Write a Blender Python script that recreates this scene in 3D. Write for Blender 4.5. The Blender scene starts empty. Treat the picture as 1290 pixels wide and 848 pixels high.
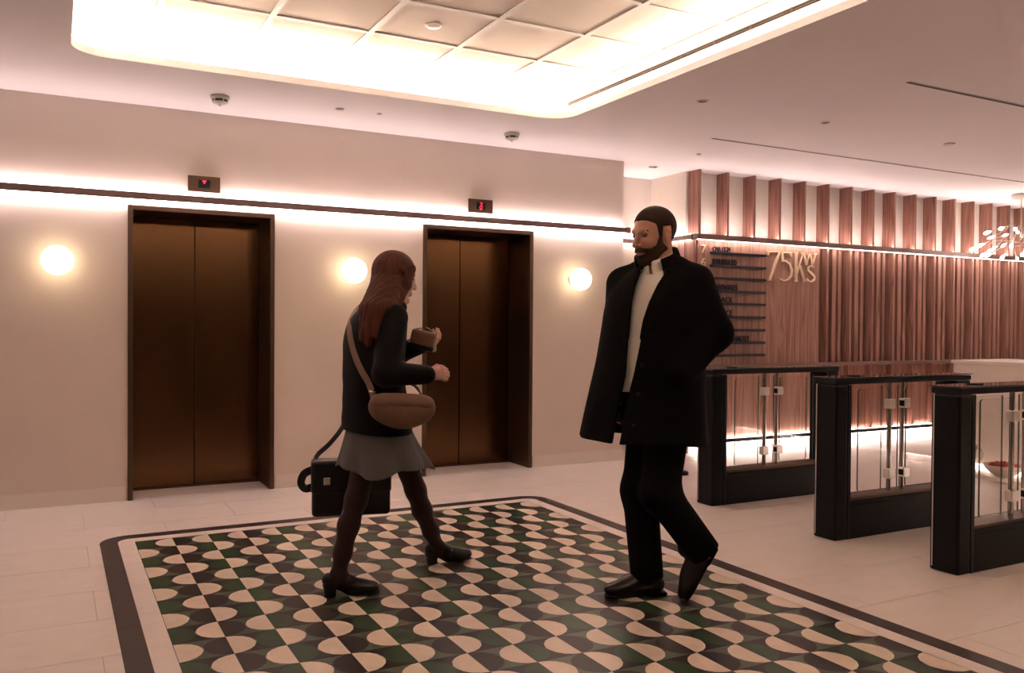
import bpy, bmesh, math, random
import numpy as np
from mathutils import Vector, Matrix
random.seed(7); rng = np.random.default_rng(7)
PI = math.pi
sc = bpy.context.scene
COL = sc.collection

# ------------------------------------------------------------------ camera, world, exposure
YAW, PITCH, ROLL = math.radians(28.044), math.radians(-0.802), math.radians(0.428)
CAM = Vector((-0.411, -5.398, 1.277))
FPX = 1081.67
fw = Vector((math.sin(YAW)*math.cos(PITCH), math.cos(YAW)*math.cos(PITCH), math.sin(PITCH)))
rt = Vector((math.cos(YAW), -math.sin(YAW), 0)); up = rt.cross(fw)
r2 = rt*math.cos(ROLL)+up*math.sin(ROLL); u2 = -rt*math.sin(ROLL)+up*math.cos(ROLL)
cd = bpy.data.cameras.new('camera'); cam = bpy.data.objects.new('camera', cd); COL.objects.link(cam)
mw = Matrix((r2, u2, -fw)).transposed().to_4x4(); mw.translation = CAM
cam.matrix_world = mw
cd.sensor_fit = 'HORIZONTAL'; cd.sensor_width = 36; cd.lens = 36*FPX/1290; cd.clip_start = .05
sc.camera = cam
w = bpy.data.worlds.new('world'); sc.world = w; w.use_nodes = True
w.node_tree.nodes['Background'].inputs[0].default_value = (1, .80, .70, 1)
w.node_tree.nodes['Background'].inputs[1].default_value = 0.09
vs = sc.view_settings
vs.view_transform = 'Standard'; vs.look = 'None'; vs.gamma = 1; vs.use_curve_mapping = False; vs.exposure = 3.72
# strengths of the light fittings (each emitter is built further down, where it stands)
LED_WALL = 4.8; LED_COVE = 6.2; GLOBE = .42; LED_WOOD = 2.7; LED_UP = 7.8; LED_FLOOR = 2.7

# ------------------------------------------------------------------ materials
MATS = {}
def mat(name, col, rough=.5, metal=0, spec=.5, noise=0, nscale=30, stretch=None, col2=None, bump=0, coat=0, sheen=0, emis=None, aniso=0):
    m = bpy.data.materials.new(name); m.use_nodes = True; MATS[name] = m
    nt = m.node_tree; b = nt.nodes['Principled BSDF']
    b.inputs['Base Color'].default_value = (*col, 1); b.inputs['Roughness'].default_value = rough
    b.inputs['Metallic'].default_value = metal; b.inputs['Specular IOR Level'].default_value = spec
    b.inputs['Coat Weight'].default_value = coat
    if sheen: b.inputs['Sheen Weight'].default_value = sheen
    if aniso: b.inputs['Anisotropic'].default_value = aniso
    if emis:
        b.inputs['Emission Color'].default_value = (*emis[0], 1); b.inputs['Emission Strength'].default_value = emis[1]
    if noise or col2:
        g = nt.nodes.new('ShaderNodeNewGeometry'); mp = nt.nodes.new('ShaderNodeMapping')
        mp.inputs['Scale'].default_value = stretch or (1, 1, 1)
        nt.links.new(g.outputs['Position'], mp.inputs['Vector'])
        n = nt.nodes.new('ShaderNodeTexNoise'); n.inputs['Scale'].default_value = nscale; n.inputs['Detail'].default_value = 5
        nt.links.new(mp.outputs[0], n.inputs['Vector'])
        r = nt.nodes.new('ShaderNodeValToRGB')
        c2 = col2 or tuple(c*(1-noise) for c in col)
        r.color_ramp.elements[0].position = .3; r.color_ramp.elements[1].position = .7
        r.color_ramp.elements[0].color = (*c2, 1); r.color_ramp.elements[1].color = (*col, 1)
        nt.links.new(n.outputs[0], r.inputs[0]); nt.links.new(r.outputs[0], b.inputs['Base Color'])
        if bump:
            bp = nt.nodes.new('ShaderNodeBump'); bp.inputs['Strength'].default_value = bump; bp.inputs['Distance'].default_value = .002
            nt.links.new(n.outputs[0], bp.inputs['Height']); nt.links.new(bp.outputs[0], b.inputs['Normal'])
    return m
def emit(name, col, s):
    m = bpy.data.materials.new(name); m.use_nodes = True; MATS[name] = m
    nt = m.node_tree; nt.nodes.clear()
    e = nt.nodes.new('ShaderNodeEmission'); o = nt.nodes.new('ShaderNodeOutputMaterial')
    e.inputs[0].default_value = (*col, 1); e.inputs[1].default_value = s
    nt.links.new(e.outputs[0], o.inputs[0]); return m
def wood_mat(name, a, b_, c, rough=.42):
    m = bpy.data.materials.new(name); m.use_nodes = True; MATS[name] = m
    nt = m.node_tree; b = nt.nodes['Principled BSDF']; b.inputs['Roughness'].default_value = rough
    g = nt.nodes.new('ShaderNodeNewGeometry'); mp = nt.nodes.new('ShaderNodeMapping'); mp.inputs['Scale'].default_value = (9, 9, .45)
    nt.links.new(g.outputs['Position'], mp.inputs['Vector'])
    n0 = nt.nodes.new('ShaderNodeTexNoise'); n0.inputs['Scale'].default_value = .9; n0.inputs['Detail'].default_value = 2; n0.inputs['Distortion'].default_value = 1.2
    nt.links.new(mp.outputs[0], n0.inputs['Vector'])
    mu = nt.nodes.new('ShaderNodeMath'); mu.operation = 'MULTIPLY'; mu.inputs[1].default_value = 11
    fr = nt.nodes.new('ShaderNodeMath'); fr.operation = 'PINGPONG'; fr.inputs[1].default_value = 1.0
    nt.links.new(n0.outputs[0], mu.inputs[0]); nt.links.new(mu.outputs[0], fr.inputs[0])
    mp2 = nt.nodes.new('ShaderNodeMapping'); mp2.inputs['Scale'].default_value = (140, 140, 2.5)
    nt.links.new(g.outputs['Position'], mp2.inputs['Vector'])
    n1 = nt.nodes.new('ShaderNodeTexNoise'); n1.inputs['Scale'].default_value = 1; n1.inputs['Detail'].default_value = 4
    nt.links.new(mp2.outputs[0], n1.inputs['Vector'])
    ad = nt.nodes.new('ShaderNodeMath'); ad.operation = 'MULTIPLY_ADD'; ad.inputs[1].default_value = .45
    nt.links.new(fr.outputs[0], ad.inputs[0]); nt.links.new(n1.outputs[0], ad.inputs[2])
    r = nt.nodes.new('ShaderNodeValToRGB'); r.color_ramp.elements[0].position = .3; r.color_ramp.elements[1].position = 1.0
    r.color_ramp.elements[0].color = (*a, 1); r.color_ramp.elements[1].color = (*c, 1)
    e = r.color_ramp.elements.new(.62); e.color = (*b_, 1)
    nt.links.new(ad.outputs[0], r.inputs[0]); nt.links.new(r.outputs[0], b.inputs['Base Color'])
    bp = nt.nodes.new('ShaderNodeBump'); bp.inputs['Strength'].default_value = .15; bp.inputs['Distance'].default_value = .001
    nt.links.new(n1.outputs[0], bp.inputs['Height']); nt.links.new(bp.outputs[0], b.inputs['Normal'])
    return m
def glass_mat(name, tint, refl=.06):
    m = bpy.data.materials.new(name); m.use_nodes = True; MATS[name] = m
    nt = m.node_tree; nt.nodes.clear(); o = nt.nodes.new('ShaderNodeOutputMaterial')
    t = nt.nodes.new('ShaderNodeBsdfTransparent'); t.inputs[0].default_value = (*tint, 1)
    g = nt.nodes.new('ShaderNodeBsdfGlossy'); g.inputs['Roughness'].default_value = .02
    lw = nt.nodes.new('ShaderNodeLayerWeight'); pw = nt.nodes.new('ShaderNodeMath'); pw.operation = 'POWER'; pw.inputs[1].default_value = 5
    f = nt.nodes.new('ShaderNodeMath'); f.operation = 'MULTIPLY_ADD'; f.inputs[1].default_value = .7; f.inputs[2].default_value = .02
    nt.links.new(lw.outputs['Facing'], pw.inputs[0]); nt.links.new(pw.outputs[0], f.inputs[0])
    mx = nt.nodes.new('ShaderNodeMixShader')
    nt.links.new(f.outputs[0], mx.inputs[0]); nt.links.new(t.outputs[0], mx.inputs[1]); nt.links.new(g.outputs[0], mx.inputs[2])
    nt.links.new(mx.outputs[0], o.inputs[0]); return m

mat('wall_paint', (.755, .635, .575), .6, noise=.05, nscale=3)
mat('dark_panel', (.12, .085, .07), .6)
mat('ceiling_paint', (.87, .82, .835), .8, noise=.02, nscale=2)
mat('white_paint', (.84, .77, .69), .7)
mat('cream_panel', (.72, .645, .575), .7, noise=.04, nscale=60, stretch=(1, 1, .1))
mat('slab', (.77, .67, .63), .38, spec=.35, noise=.07, nscale=5, stretch=(1, 3, 1))
mat('joint', (.48, .385, .34), .8)
mat('tile_cream', (.74, .60, .50), .33, spec=.3, noise=.10, nscale=18)
mat('tile_green', (.036, .074, .030), .34, spec=.22, noise=.30, nscale=12)
mat('tile_green_light', (.10, .125, .085), .30, spec=.22, noise=.25, nscale=12)
mat('tile_dark', (.036, .022, .019), .34, spec=.22, noise=.35, nscale=12)
mat('tile_brown', (.058, .037, .030), .36, spec=.22, noise=.15, nscale=12)
mat('bronze', (.13, .080, .055), .36, .9, noise=.12, nscale=300, stretch=(.02, .02, 3))
mat('bronze_door', (.16, .082, .038), .24, 1, noise=.16, nscale=400, stretch=(.01, .01, 2))
mat('bronze_dark', (.13, .075, .05), .4, .9)
mat('trim_bronze', (.24, .150, .130), .5, .2)
mat('black_gap', (.006, .006, .006), .9)
mat('grille_black', (.012, .010, .009), .6)
mat('plastic_white', (.66, .60, .56), .45)
mat('tee_white', (.62, .56, .50), .5)
mat('ceiling_tile', (.72, .62, .53), .85, noise=.03, nscale=200)
mat('gate_black', (.0035, .003, .003), .45, 0, .18)
mat('gate_blue', (.0055, .0065, .010), .38, 0, .28)
mat('gate_top', (.02, .018, .018), .06, 0, coat=.5)
mat('chrome', (.62, .56, .50), .22, 1)
mat('clamp_silver', (.72, .66, .62), .30, .8)
mat('gold', (.95, .77, .56), .35, .15)
mat('sign_navy', (.016, .017, .035), .45)
mat('desk_stone', (.76, .655, .58), .45, noise=.07, nscale=2.5, stretch=(1, 2, 6))
mat('skirting', (.80, .71, .66), .4)
mat('red_sweet', (.50, .035, .030), .35)
mat('ceramic', (.66, .55, .48), .3)
wood_mat('walnut', (.125, .048, .033), (.27, .118, .085), (.40, .20, .155))
wood_mat('walnut_pale', (.17, .080, .060), (.36, .185, .145), (.50, .29, .235))
glass_mat('glass', (.975, .975, .97)); glass_mat('glass_jug', (.80, .84, .82))
mat('glass_edge', (.10, .13, .11), .2)
# people
mat('skin', (.50, .24, .165), .5, noise=.10, nscale=60)
mat('skin_pale', (.52, .29, .23), .5, noise=.06, nscale=60)
mat('lip', (.40, .15, .125), .45); mat('eye_dark', (.045, .028, .022), .3)
mat('hair_brown', (.042, .022, .014), .8, spec=.2, noise=.5, nscale=180, bump=.6)
mat('hair_auburn', (.105, .022, .008), .6, spec=.3, noise=.6, nscale=46, stretch=(3, 3, .35), bump=.7)
mat('coat_black', (.0045, .0038, .0038), .9, spec=.10, noise=.3, nscale=250)
mat('trouser_black', (.0045, .004, .0042), .9, spec=.10, noise=.3, nscale=200)
mat('shirt_white', (.70, .63, .58), .7)
mat('leather_black', (.005, .0045, .0045), .30, spec=.4)
mat('jacket_black', (.0048, .0038, .0038), .7, spec=.14, noise=.3, nscale=120)
mat('skirt_grey', (.10, .092, .088), .9, noise=.35, nscale=300)
mat('tights', (.024, .010, .009), .6, spec=.25)
mat('bag_tan', (.17, .085, .050), .55, noise=.15, nscale=80)
mat('bag_brown', (.16, .08, .045), .5, noise=.2, nscale=80)
mat('strap_tan', (.19, .115, .08), .65)
# light fittings
emit('led_wall', (1, .83, .81), LED_WALL); emit('led_cove', (1, .83, .69), LED_COVE); emit('globe_glow', (1, .80, .50), GLOBE)
emit('led_wood', (1, .78, .68), LED_WOOD); emit('led_up', (1, .82, .78), LED_UP); emit('led_floor', (1, .86, .78), LED_FLOOR)
emit('leaf_glow', (1, .84, .74), 1.8); emit('led_red', (1, .03, .08), .2)

# ------------------------------------------------------------------ mesh helpers
class MB:
    """collects shapes; build() links them as one mesh object"""
    def __init__(s): s.v = []; s.f = []; s.m = []; s.sm = []
    def add(s, vs_, fs, mi=0, smooth=False):
        o = len(s.v); s.v += [tuple(v) for v in vs_]
        for f in fs: s.f.append(tuple(i+o for i in f)); s.m.append(mi); s.sm.append(smooth)
        return s
    def box(s, x0, x1, y0, y1, z0, z1, mi=0, bev=0):
        if bev <= 0:
            v = [(x, y, z) for z in (z0, z1) for (x, y) in ((x0, y0), (x1, y0), (x1, y1), (x0, y1))]
            return s.add(v, [(3, 2, 1, 0), (4, 5, 6, 7), (0, 1, 5, 4), (1, 2, 6, 5), (2, 3, 7, 6), (3, 0, 4, 7)], mi)
        bm = bmesh.new(); bmesh.ops.create_cube(bm, size=1)
        for v in bm.verts: v.co = Vector(((x0+x1)/2+v.co.x*(x1-x0), (y0+y1)/2+v.co.y*(y1-y0), (z0+z1)/2+v.co.z*(z1-z0)))
        bmesh.ops.bevel(bm, geom=bm.edges[:], offset=bev, segments=2, profile=.5, affect='EDGES')
        bm.verts.index_update()
        s.add([v.co[:] for v in bm.verts], [[v.index for v in f.verts] for f in bm.faces], mi); bm.free(); return s
    def prism(s, pts, axis, a, b, mi=0):
        """polygon pts (2-D, counter-clockwise seen from +axis) extruded along axis from a to b"""
        def P(p, t):
            return {'z': (p[0], p[1], t), 'y': (p[0], t, p[1]), 'x': (t, p[0], p[1])}[axis]
        n = len(pts); v = [P(p, a) for p in pts]+[P(p, b) for p in pts]
        f = [tuple(range(n-1, -1, -1)), tuple(range(n, 2*n))]+[(i, (i+1) % n, n+(i+1) % n, n+i) for i in range(n)]
        return s.add(v, f, mi)
    def lathe(s, prof, c=(0, 0, 0), n=24, mi=0, smooth=True, axis='z'):
        v = []; f = []
        for (r, z) in prof:
            for k in range(n):
                a = 2*PI*k/n
                p = (r*math.cos(a), r*math.sin(a), z)
                if axis == 'y': p = (p[0], p[2], p[1])
                v.append((c[0]+p[0], c[1]+p[1], c[2]+p[2]))
        m = len(prof)
        for i in range(m-1):
            for k in range(n): f.append((i*n+k, i*n+(k+1) % n, (i+1)*n+(k+1) % n, (i+1)*n+k))
        s.add(v, f, mi, smooth)
        return s
    def tube(s, pts, r, n=8, mi=0, cap=True):
        pts = [Vector(p) for p in pts]; m = len(pts); rs = r if isinstance(r, (list, tuple)) else [r]*m
        v = []; f = []; prev = None
        for i, p in enumerate(pts):
            d = (pts[min(i+1, m-1)]-pts[max(i-1, 0)]).normalized()
            if prev is None:
                a = d.orthogonal().normalized()
            else:
                a = (prev-d*prev.dot(d)).normalized()
            prev = a; b = d.cross(a)
            for k in range(n):
                t = 2*PI*k/n; v.append(p+(a*math.cos(t)+b*math.sin(t))*rs[i])
        for i in range(m-1):
            for k in range(n): f.append((i*n+k, i*n+(k+1) % n, (i+1)*n+(k+1) % n, (i+1)*n+k))
        if cap: f.append(tuple(range(n-1, -1, -1))); f.append(tuple((m-1)*n+k for k in range(n)))
        return s.add(v, f, mi, True)
    def ribbon(s, pts, nrm, wd, th, mi=0):
        """flat strap along pts; nrm = outward normals, wd width, th thickness"""
        pts = [Vector(p) for p in pts]; m = len(pts); v = []; f = []
        for i, p in enumerate(pts):
            d = (pts[min(i+1, m-1)]-pts[max(i-1, 0)]).normalized(); n = Vector(nrm[i]) if isinstance(nrm, list) else Vector(nrm)
            n = (n-d*n.dot(d)).normalized(); b = d.cross(n)
            v += [p+b*wd/2+n*th/2, p-b*wd/2+n*th/2, p-b*wd/2-n*th/2, p+b*wd/2-n*th/2]
        for i in range(m-1):
            for k in range(4): f.append((i*4+k, i*4+(k+1) % 4, (i+1)*4+(k+1) % 4, (i+1)*4+k))
        f.append((0, 1, 2, 3)); f.append(tuple((m-1)*4+k for k in (3, 2, 1, 0)))
        return s.add(v, f, mi, False)
    def mesh(s, name, mats):
        me = bpy.data.meshes.new(name); me.from_pydata([tuple(v) for v in s.v], [], s.f)
        for m in mats: me.materials.append(MATS[m])
        me.polygons.foreach_set('material_index', s.m); me.polygons.foreach_set('use_smooth', s.sm)
        me.update()
        bm = bmesh.new(); bm.from_mesh(me); bmesh.ops.recalc_face_normals(bm, faces=bm.faces[:]); bm.to_mesh(me); bm.free()
        return me
    def build(s, name, mats, parent=None, world=True):
        if isinstance(mats, str): mats = [mats]
        if parent is not None and world:
            L = base(parent)
            s.v = [(v[0]-L[0], v[1]-L[1], v[2]-L[2]) for v in s.v]
        return link(name, s.mesh(name, mats), parent)
def base(o):
    L = Vector(o.location)
    while o.parent is not None: o = o.parent; L += Vector(o.location)
    return L
def link(name, data, parent=None, loc=None):
    o = bpy.data.objects.new(name, data); COL.objects.link(o)
    if parent is not None: o.parent = parent
    if loc is not None: o.location = loc
    return o
def tag(o, label=None, cat=None, group=None, kind=None):
    if label: o['label'] = label
    if cat: o['category'] = cat
    if group: o['group'] = group
    if kind: o['kind'] = kind
    return o
def thing(name, loc, label, cat, group=None, rz=0):
    o = link(name, None, None, loc); o.rotation_euler.z = rz; o.empty_display_size = .1
    return tag(o, label, cat, group)
def struct(name, mb, mats): return tag(mb.build(name, mats), kind='structure')
def copy_tree(o, parent=None):
    c = o.copy(); COL.objects.link(c)
    if parent is not None: c.parent = parent
    for ch in list(o.children): copy_tree(ch, c)
    return c

# ------------------------------------------------------------------ the setting: walls
WY = 1.283; CZ = 2.824; WX1 = 4.33
DOORS = [(.047, 1.076), (2.299, 3.348)]; DZ = 2.108
mb = MB()
xs = [-4.0]
for a, b in DOORS: xs += [a+.002, b-.002]
xs.append(WX1)
for i in range(0, len(xs), 2): mb.box(xs[i], xs[i+1], WY, WY+.42, 0, CZ)
for a, b in DOORS: mb.box(a+.002, b-.002, WY, WY+.42, DZ-.002, CZ)
struct('wall_back', mb, 'wall_paint')
mb = MB().box(WX1-.2, WX1, WY+.42, 1.97, 0, CZ).box(WX1-.2, 5.17, 1.97, 2.1, 0, CZ)
struct('wall_alcove', mb, 'cream_panel')
struct('wall_left', MB().box(-4.12, -4, -7, WY, 0, CZ), 'wall_paint')
struct('wall_front', MB().box(-4.12, 14, -7.12, -7, 0, CZ), 'dark_panel')
struct('wall_far_right', MB().box(14, 14.12, -7, 2.1, 0, CZ), 'wall_paint')
mb = MB()
segs = [(-4.0, DOORS[0][0]-.012), (DOORS[0][1]+.012, DOORS[1][0]-.012), (DOORS[1][1]+.012, WX1+.008)]
for a, b in segs: mb.box(a, b, WY-.008, WY, .0, .102)
mb.box(WX1, WX1+.008, WY, 1.97, 0, .102)
struct('baseboard_back', mb, 'skirting')
# bronze light rail along the lift wall, LED strips on its top and underside
def rail(name, mbx, led_top, led_bot, led, led2=None):
    t = struct(name, mbx, 'trim_bronze')
    led_top.build('led_strip', led2 or led, t); led_bot.build('led_strip', led, t)
    return t
TZ0, TZ1 = 2.147, 2.199
rail('trim_1', MB().box(-4, WX1+.055, WY-.045, WY-.002, TZ0, TZ1),
     MB().box(-4, WX1, WY-.030, WY-.016, TZ1+.0005, TZ1+.003), MB().box(-4, WX1+.02, WY-.036, WY-.022, TZ0-.004, TZ0-.0005), 'led_wall')

# lift doors
def lift_door(n, a, b):
    yf = WY-.021; yd = 1.67
    t = MB(); t.box(a+.0, b-.0, yd+.004, yd+.03, 0, DZ-.036)
    root = struct('door_%d' % n, t, 'black_gap')
    jw = .034
    for (x0, x1) in ((a, a+jw), (b-jw, b)):
        MB().box(x0, x1, yf, yd+.02, 0, DZ, bev=.003).build('frame_jamb', 'bronze', root)
    MB().box(a+jw, b-jw, yf, yd+.02, DZ-.036, DZ, bev=.003).build('frame_head', 'bronze', root)
    xm = (a+b)/2 - .012
    MB().box(a+jw+.002, xm-.003, yd-.012, yd+.003, .012, DZ-.040, bev=.002).build('door_panel', 'bronze_door', root)
    MB().box(xm+.003, b-jw-.002, yd-.012, yd+.003, .012, DZ-.040, bev=.002).build('door_panel', 'bronze_door', root)
    MB().box(a+jw, b-jw, yd-.03, yd, .001, .010).build('sill', 'bronze_dark', root)
lift_door(1, *DOORS[0]); lift_door(2, *DOORS[1])

# ------------------------------------------------------------------ floor: base, stone slabs, mosaic
floor = struct('floor', MB().box(-4, 14, -7.0, 2.1, -.12, -.010), 'joint')
T = .2; NC, NR = 13, 20
RX0, RX1, RY0, RY1 = -.185, NC*T+.185, -(NR*T)-.185, .183
g_ = .0011; SX, SY = .90, .4533
slabmesh = {}
def slab(x0, x1, y0, y1):
    w_, d_ = round(x1-x0, 3), round(y1-y0, 3)
    if w_ < .03 or d_ < .03: return
    if (w_, d_) not in slabmesh:
        slabmesh[(w_, d_)] = MB().box(0, w_-2*g_, 0, d_-2*g_, -.0095, 0).mesh('floor_slab', ['slab'])
    link('floor_slab', slabmesh[(w_, d_)], floor, (x0+g_, y0+g_, 0))
yy = .463
rows = []
y = .463+SY*4
while y > -6.6: rows.append((y-SY, y)); y -= SY
for ri, (y0, y1) in enumerate(rows):
    if y0 > 2.0: continue
    y1 = min(y1, 2.05)
    x = -3.5+(.45 if ri % 2 else 0)+.1
    while x < 13.6:
        x0, x1 = x, x+SX; x += SX
        if y0 > WY and (x1 < WX1 or x0 > 5.3) and y0 > 1.72: continue
        if x1 > 9.5 and y1 < -2.5: continue
        if x0 < -1.6 and y0 < -4: continue
        # slabs wholly under the mosaic are cut away
        if x0 > RX0+.1 and x1 < RX1-.1 and y0 > RY0+.1 and y1 < RY1-.1: continue
        slab(x0, x1, y0, y1)
# mosaic tiles (a hair proud of the slabs)
def mosaic_mesh(col_left, col_right, bg):
    """square tile: two half discs standing on its left and right edges, meeting in the middle"""
    m = MB(); s_ = T; g = .0006; zt = .0022; zb = -.008; K = 9; r = s_/2-g
    cl = [(g, 0)]; L = []; R = []
    for k in range(K+1):
        a = -PI/2+PI*k/K
        L.append((g+r*math.cos(a)*.995, s_/2+r*math.sin(a))); R.append((s_-g-r*math.cos(a)*.995, s_/2+r*math.sin(a)))
    mats = ['tile_cream', 'tile_green', 'tile_dark', 'tile_green_light', 'tile_brown']
    ix = {n: i for i, n in enumerate(mats)}
    def top(p, mi): m.add([(q[0], q[1], zt) for q in p], [tuple(range(len(p)))], mi)
    top(L, ix[col_left]); top(R[::-1], ix[col_right])
    h = K//2
    # spindles above and below the meeting point
    bot = L[:h+1]+[(s_/2-.0005, s_/2)]+[(s_/2+.0005, s_/2)]+R[:h+1][::-1]
    topp = R[h+1:]+[]
    tp = L[h+1:][::-1]+[(s_/2-.0005, s_/2), (s_/2+.0005, s_/2)][:0]
    upper = [(s_/2+.0005, s_/2)]+R[h+1:]+L[h+1:][::-1]+[(s_/2-.0005, s_/2)]
    top(bot, ix[bg]); top(upper, ix[bg])
    q = [(g, g), (s_-g, g), (s_-g, s_-g), (g, s_-g)]
    m.add([(a, b, zt) for a, b in q]+[(a, b, zb) for a, b in q], [(i, (i+1) % 4, 4+(i+1) % 4, 4+i) for i in range(4)], ix[bg])
    me = bpy.data.meshes.new('mosaic_tile'); me.from_pydata(m.v, [], m.f)
    for n in mats: me.materials.append(MATS[n])
    me.polygons.foreach_set('material_index', m.m)
    bm = bmesh.new(); bm.from_mesh(me)
    for f in bm.faces:
        f.normal_update()
        if abs(f.normal.z) > .5 and f.normal.z < 0: f.normal_flip()
    bm.to_mesh(me); bm.free(); return me
LC = lambda c: 'tile_green' if c % 2 == 0 else 'tile_dark'
mm = {}
for rp in (0, 1):
    for cp in (0, 1):
        c = LC(cp) if rp == 0 else LC(cp+1)
        bg = 'tile_dark' if c == 'tile_green' else 'tile_green_light'
        if rp == 0: mm[rp, cp] = mosaic_mesh(c, 'tile_cream', bg)
        else: mm[rp, cp] = mosaic_mesh('tile_cream', c, bg)
for r in range(NR):
    for c in range(NC):
        link('mosaic_tile', mm[r % 2, c % 2], floor, (c*T, -(r+1)*T, 0))
# border of the mosaic: a pale band and a dark band with rounded corners, laid in pieces
def band(in0, in1, rad_in, rad_out, seg, name, m_, zt):
    PX0, PX1, PY0, PY1 = 0, NC*T, -NR*T, 0
    gg = .0008
    def straight(x0, x1, y0, y1): MB().box(x0+gg, x1-gg, y0+gg, y1-gg, -.008, zt).build(name, m_, floor)
    ro = rad_out
    # corners
    for sx, sy in ((-1, 1), (1, 1), (-1, -1), (1, -1)):
        ex = PX0-in1 if sx < 0 else PX1+in1; ey = PY1+in1 if sy > 0 else PY0-in1
        ix_ = PX0-in0 if sx < 0 else PX1+in0; iy = PY1+in0 if sy > 0 else PY0-in0
        L_ = max(ro, in1-in0)+.012
        pts = [(ex, ey-sy*L_)]
        cxo, cyo = ex-sx*ro, ey-sy*ro
        for k in range(9):
            a = (PI/2)*k/8; pts.append((cxo+sx*ro*math.cos(a), cyo+sy*ro*math.sin(a)))
        pts.append((ex-sx*L_, ey)); pts.append((ex-sx*L_, iy))
        if rad_in > 0:
            cxi, cyi = ix_-sx*rad_in, iy-sy*rad_in
            for k in range(7):
                a = PI/2-(PI/2)*k/6; pts.append((cxi+sx*rad_in*math.cos(a), cyi+sy*rad_in*math.sin(a)))
        else: pts.append((ix_, iy))
        pts.append((ix_, ey-sy*L_))
        if sx*sy < 0: pts = pts[::-1]
        MB().prism(pts, 'z', -.008, zt).build(name, m_, floor)
    L_ = max(ro, in1-in0)+.012
    ys = [PY1+in1-L_]+[-.30-seg*k for k in range(40) if PY0-in1+L_+.05 < -.30-seg*k < PY1+in1-L_-.05]+[PY0-in1+L_]
    for y1, y0 in zip(ys[:-1], ys[1:]):
        straight(PX0-in1, PX0-in0, y0, y1); straight(PX1+in0, PX1+in1, y0, y1)
    xs_ = [PX0-in1+L_]+[.40+seg*k for k in range(40) if .40+seg*k < PX1+in1-L_-.05]+[PX1+in1-L_]
    for x0, x1 in zip(xs_[:-1], xs_[1:]):
        straight(x0, x1, PY1+in0, PY1+in1); straight(x0, x1, PY0-in1, PY0-in0)
band(0.002, .089, 0, .075, .603, 'border_piece', 'slab', .0020)
band(.0895, .185, .075, .165, 1.206, 'border_piece', 'tile_brown', .0021)
MB().box(-.0005, .0018, -NR*T, 0, -.008, .0017).build('joint_line', 'black_gap', floor)
MB().box(NC*T+.0002, NC*T+.0020, -NR*T, 0, -.008, .0017).build('joint_line', 'black_gap', floor)

# ------------------------------------------------------------------ ceiling with its raised light coffer
def rrect(x0, x1, y0, y1, r, n=8):
    p = []
    for cx, cy, a0 in ((x1-r, y1-r, 0), (x0+r, y1-r, PI/2), (x0+r, y0+r, PI), (x1-r, y0+r, 1.5*PI)):
        for k in range(n+1): p.append((cx+r*math.cos(a0+PI/2*k/n), cy+r*math.sin(a0+PI/2*k/n)))
    return p
def plate_with_holes(outer, holes, z0, z1):
    bm = bmesh.new()
    def loop(pts, z):
        vs_ = [bm.verts.new((x, y, z)) for x, y in pts]
        return vs_, [bm.edges.new((vs_[i], vs_[(i+1) % len(vs_)])) for i in range(len(vs_))]
    rings = []
    for z in (z0, z1):
        vv = []; ee = []
        for p in [outer]+holes:
            a, ea = loop(p, z); vv.append(a); ee += ea
        bmesh.ops.triangle_fill(bm, use_beauty=True, use_dissolve=False, edges=ee)
        rings.append(vv)
    for A, B in zip(*rings):
        for i in range(len(A)): bm.faces.new((A[i], A[(i+1) % len(A)], B[(i+1) % len(A)], B[i]))
    bmesh.ops.recalc_face_normals(bm, faces=bm.faces[:])
    me = bpy.data.meshes.new('ceiling'); bm.to_mesh(me); bm.free(); return me
ceil_outer = [(-4, -7), (14, -7), (14, 2.1), (-4, 2.1)]
GX0, GX1, GY0, GY1, GZ = -.477, 3.123, -5.04, .36, 3.085
COFFERS = [(GX0, GY0, 6, 9), (4.75, -6.05, 14, 6)]       # the one in view, and an unseen one added to brighten the right
def lip(c): return rrect(c[0]+.147, c[0]+.6*c[2]-.133, c[1]+.14, c[1]+.6*c[3]-.17, .20)
me = plate_with_holes(ceil_outer, [lip(c) for c in COFFERS], CZ, CZ+.045); me.materials.append(MATS['ceiling_paint'])
ceiling = tag(link('ceiling', me), kind='structure')
tm = MB().box(.016, .584, .016, .584, 0, .015, bev=.004).mesh('ceiling_tile', ['ceiling_tile'])
tbm = MB().box(.018, .582, -.018, .018, -.0015, .006).mesh('tee_bar', ['tee_white'])
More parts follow.
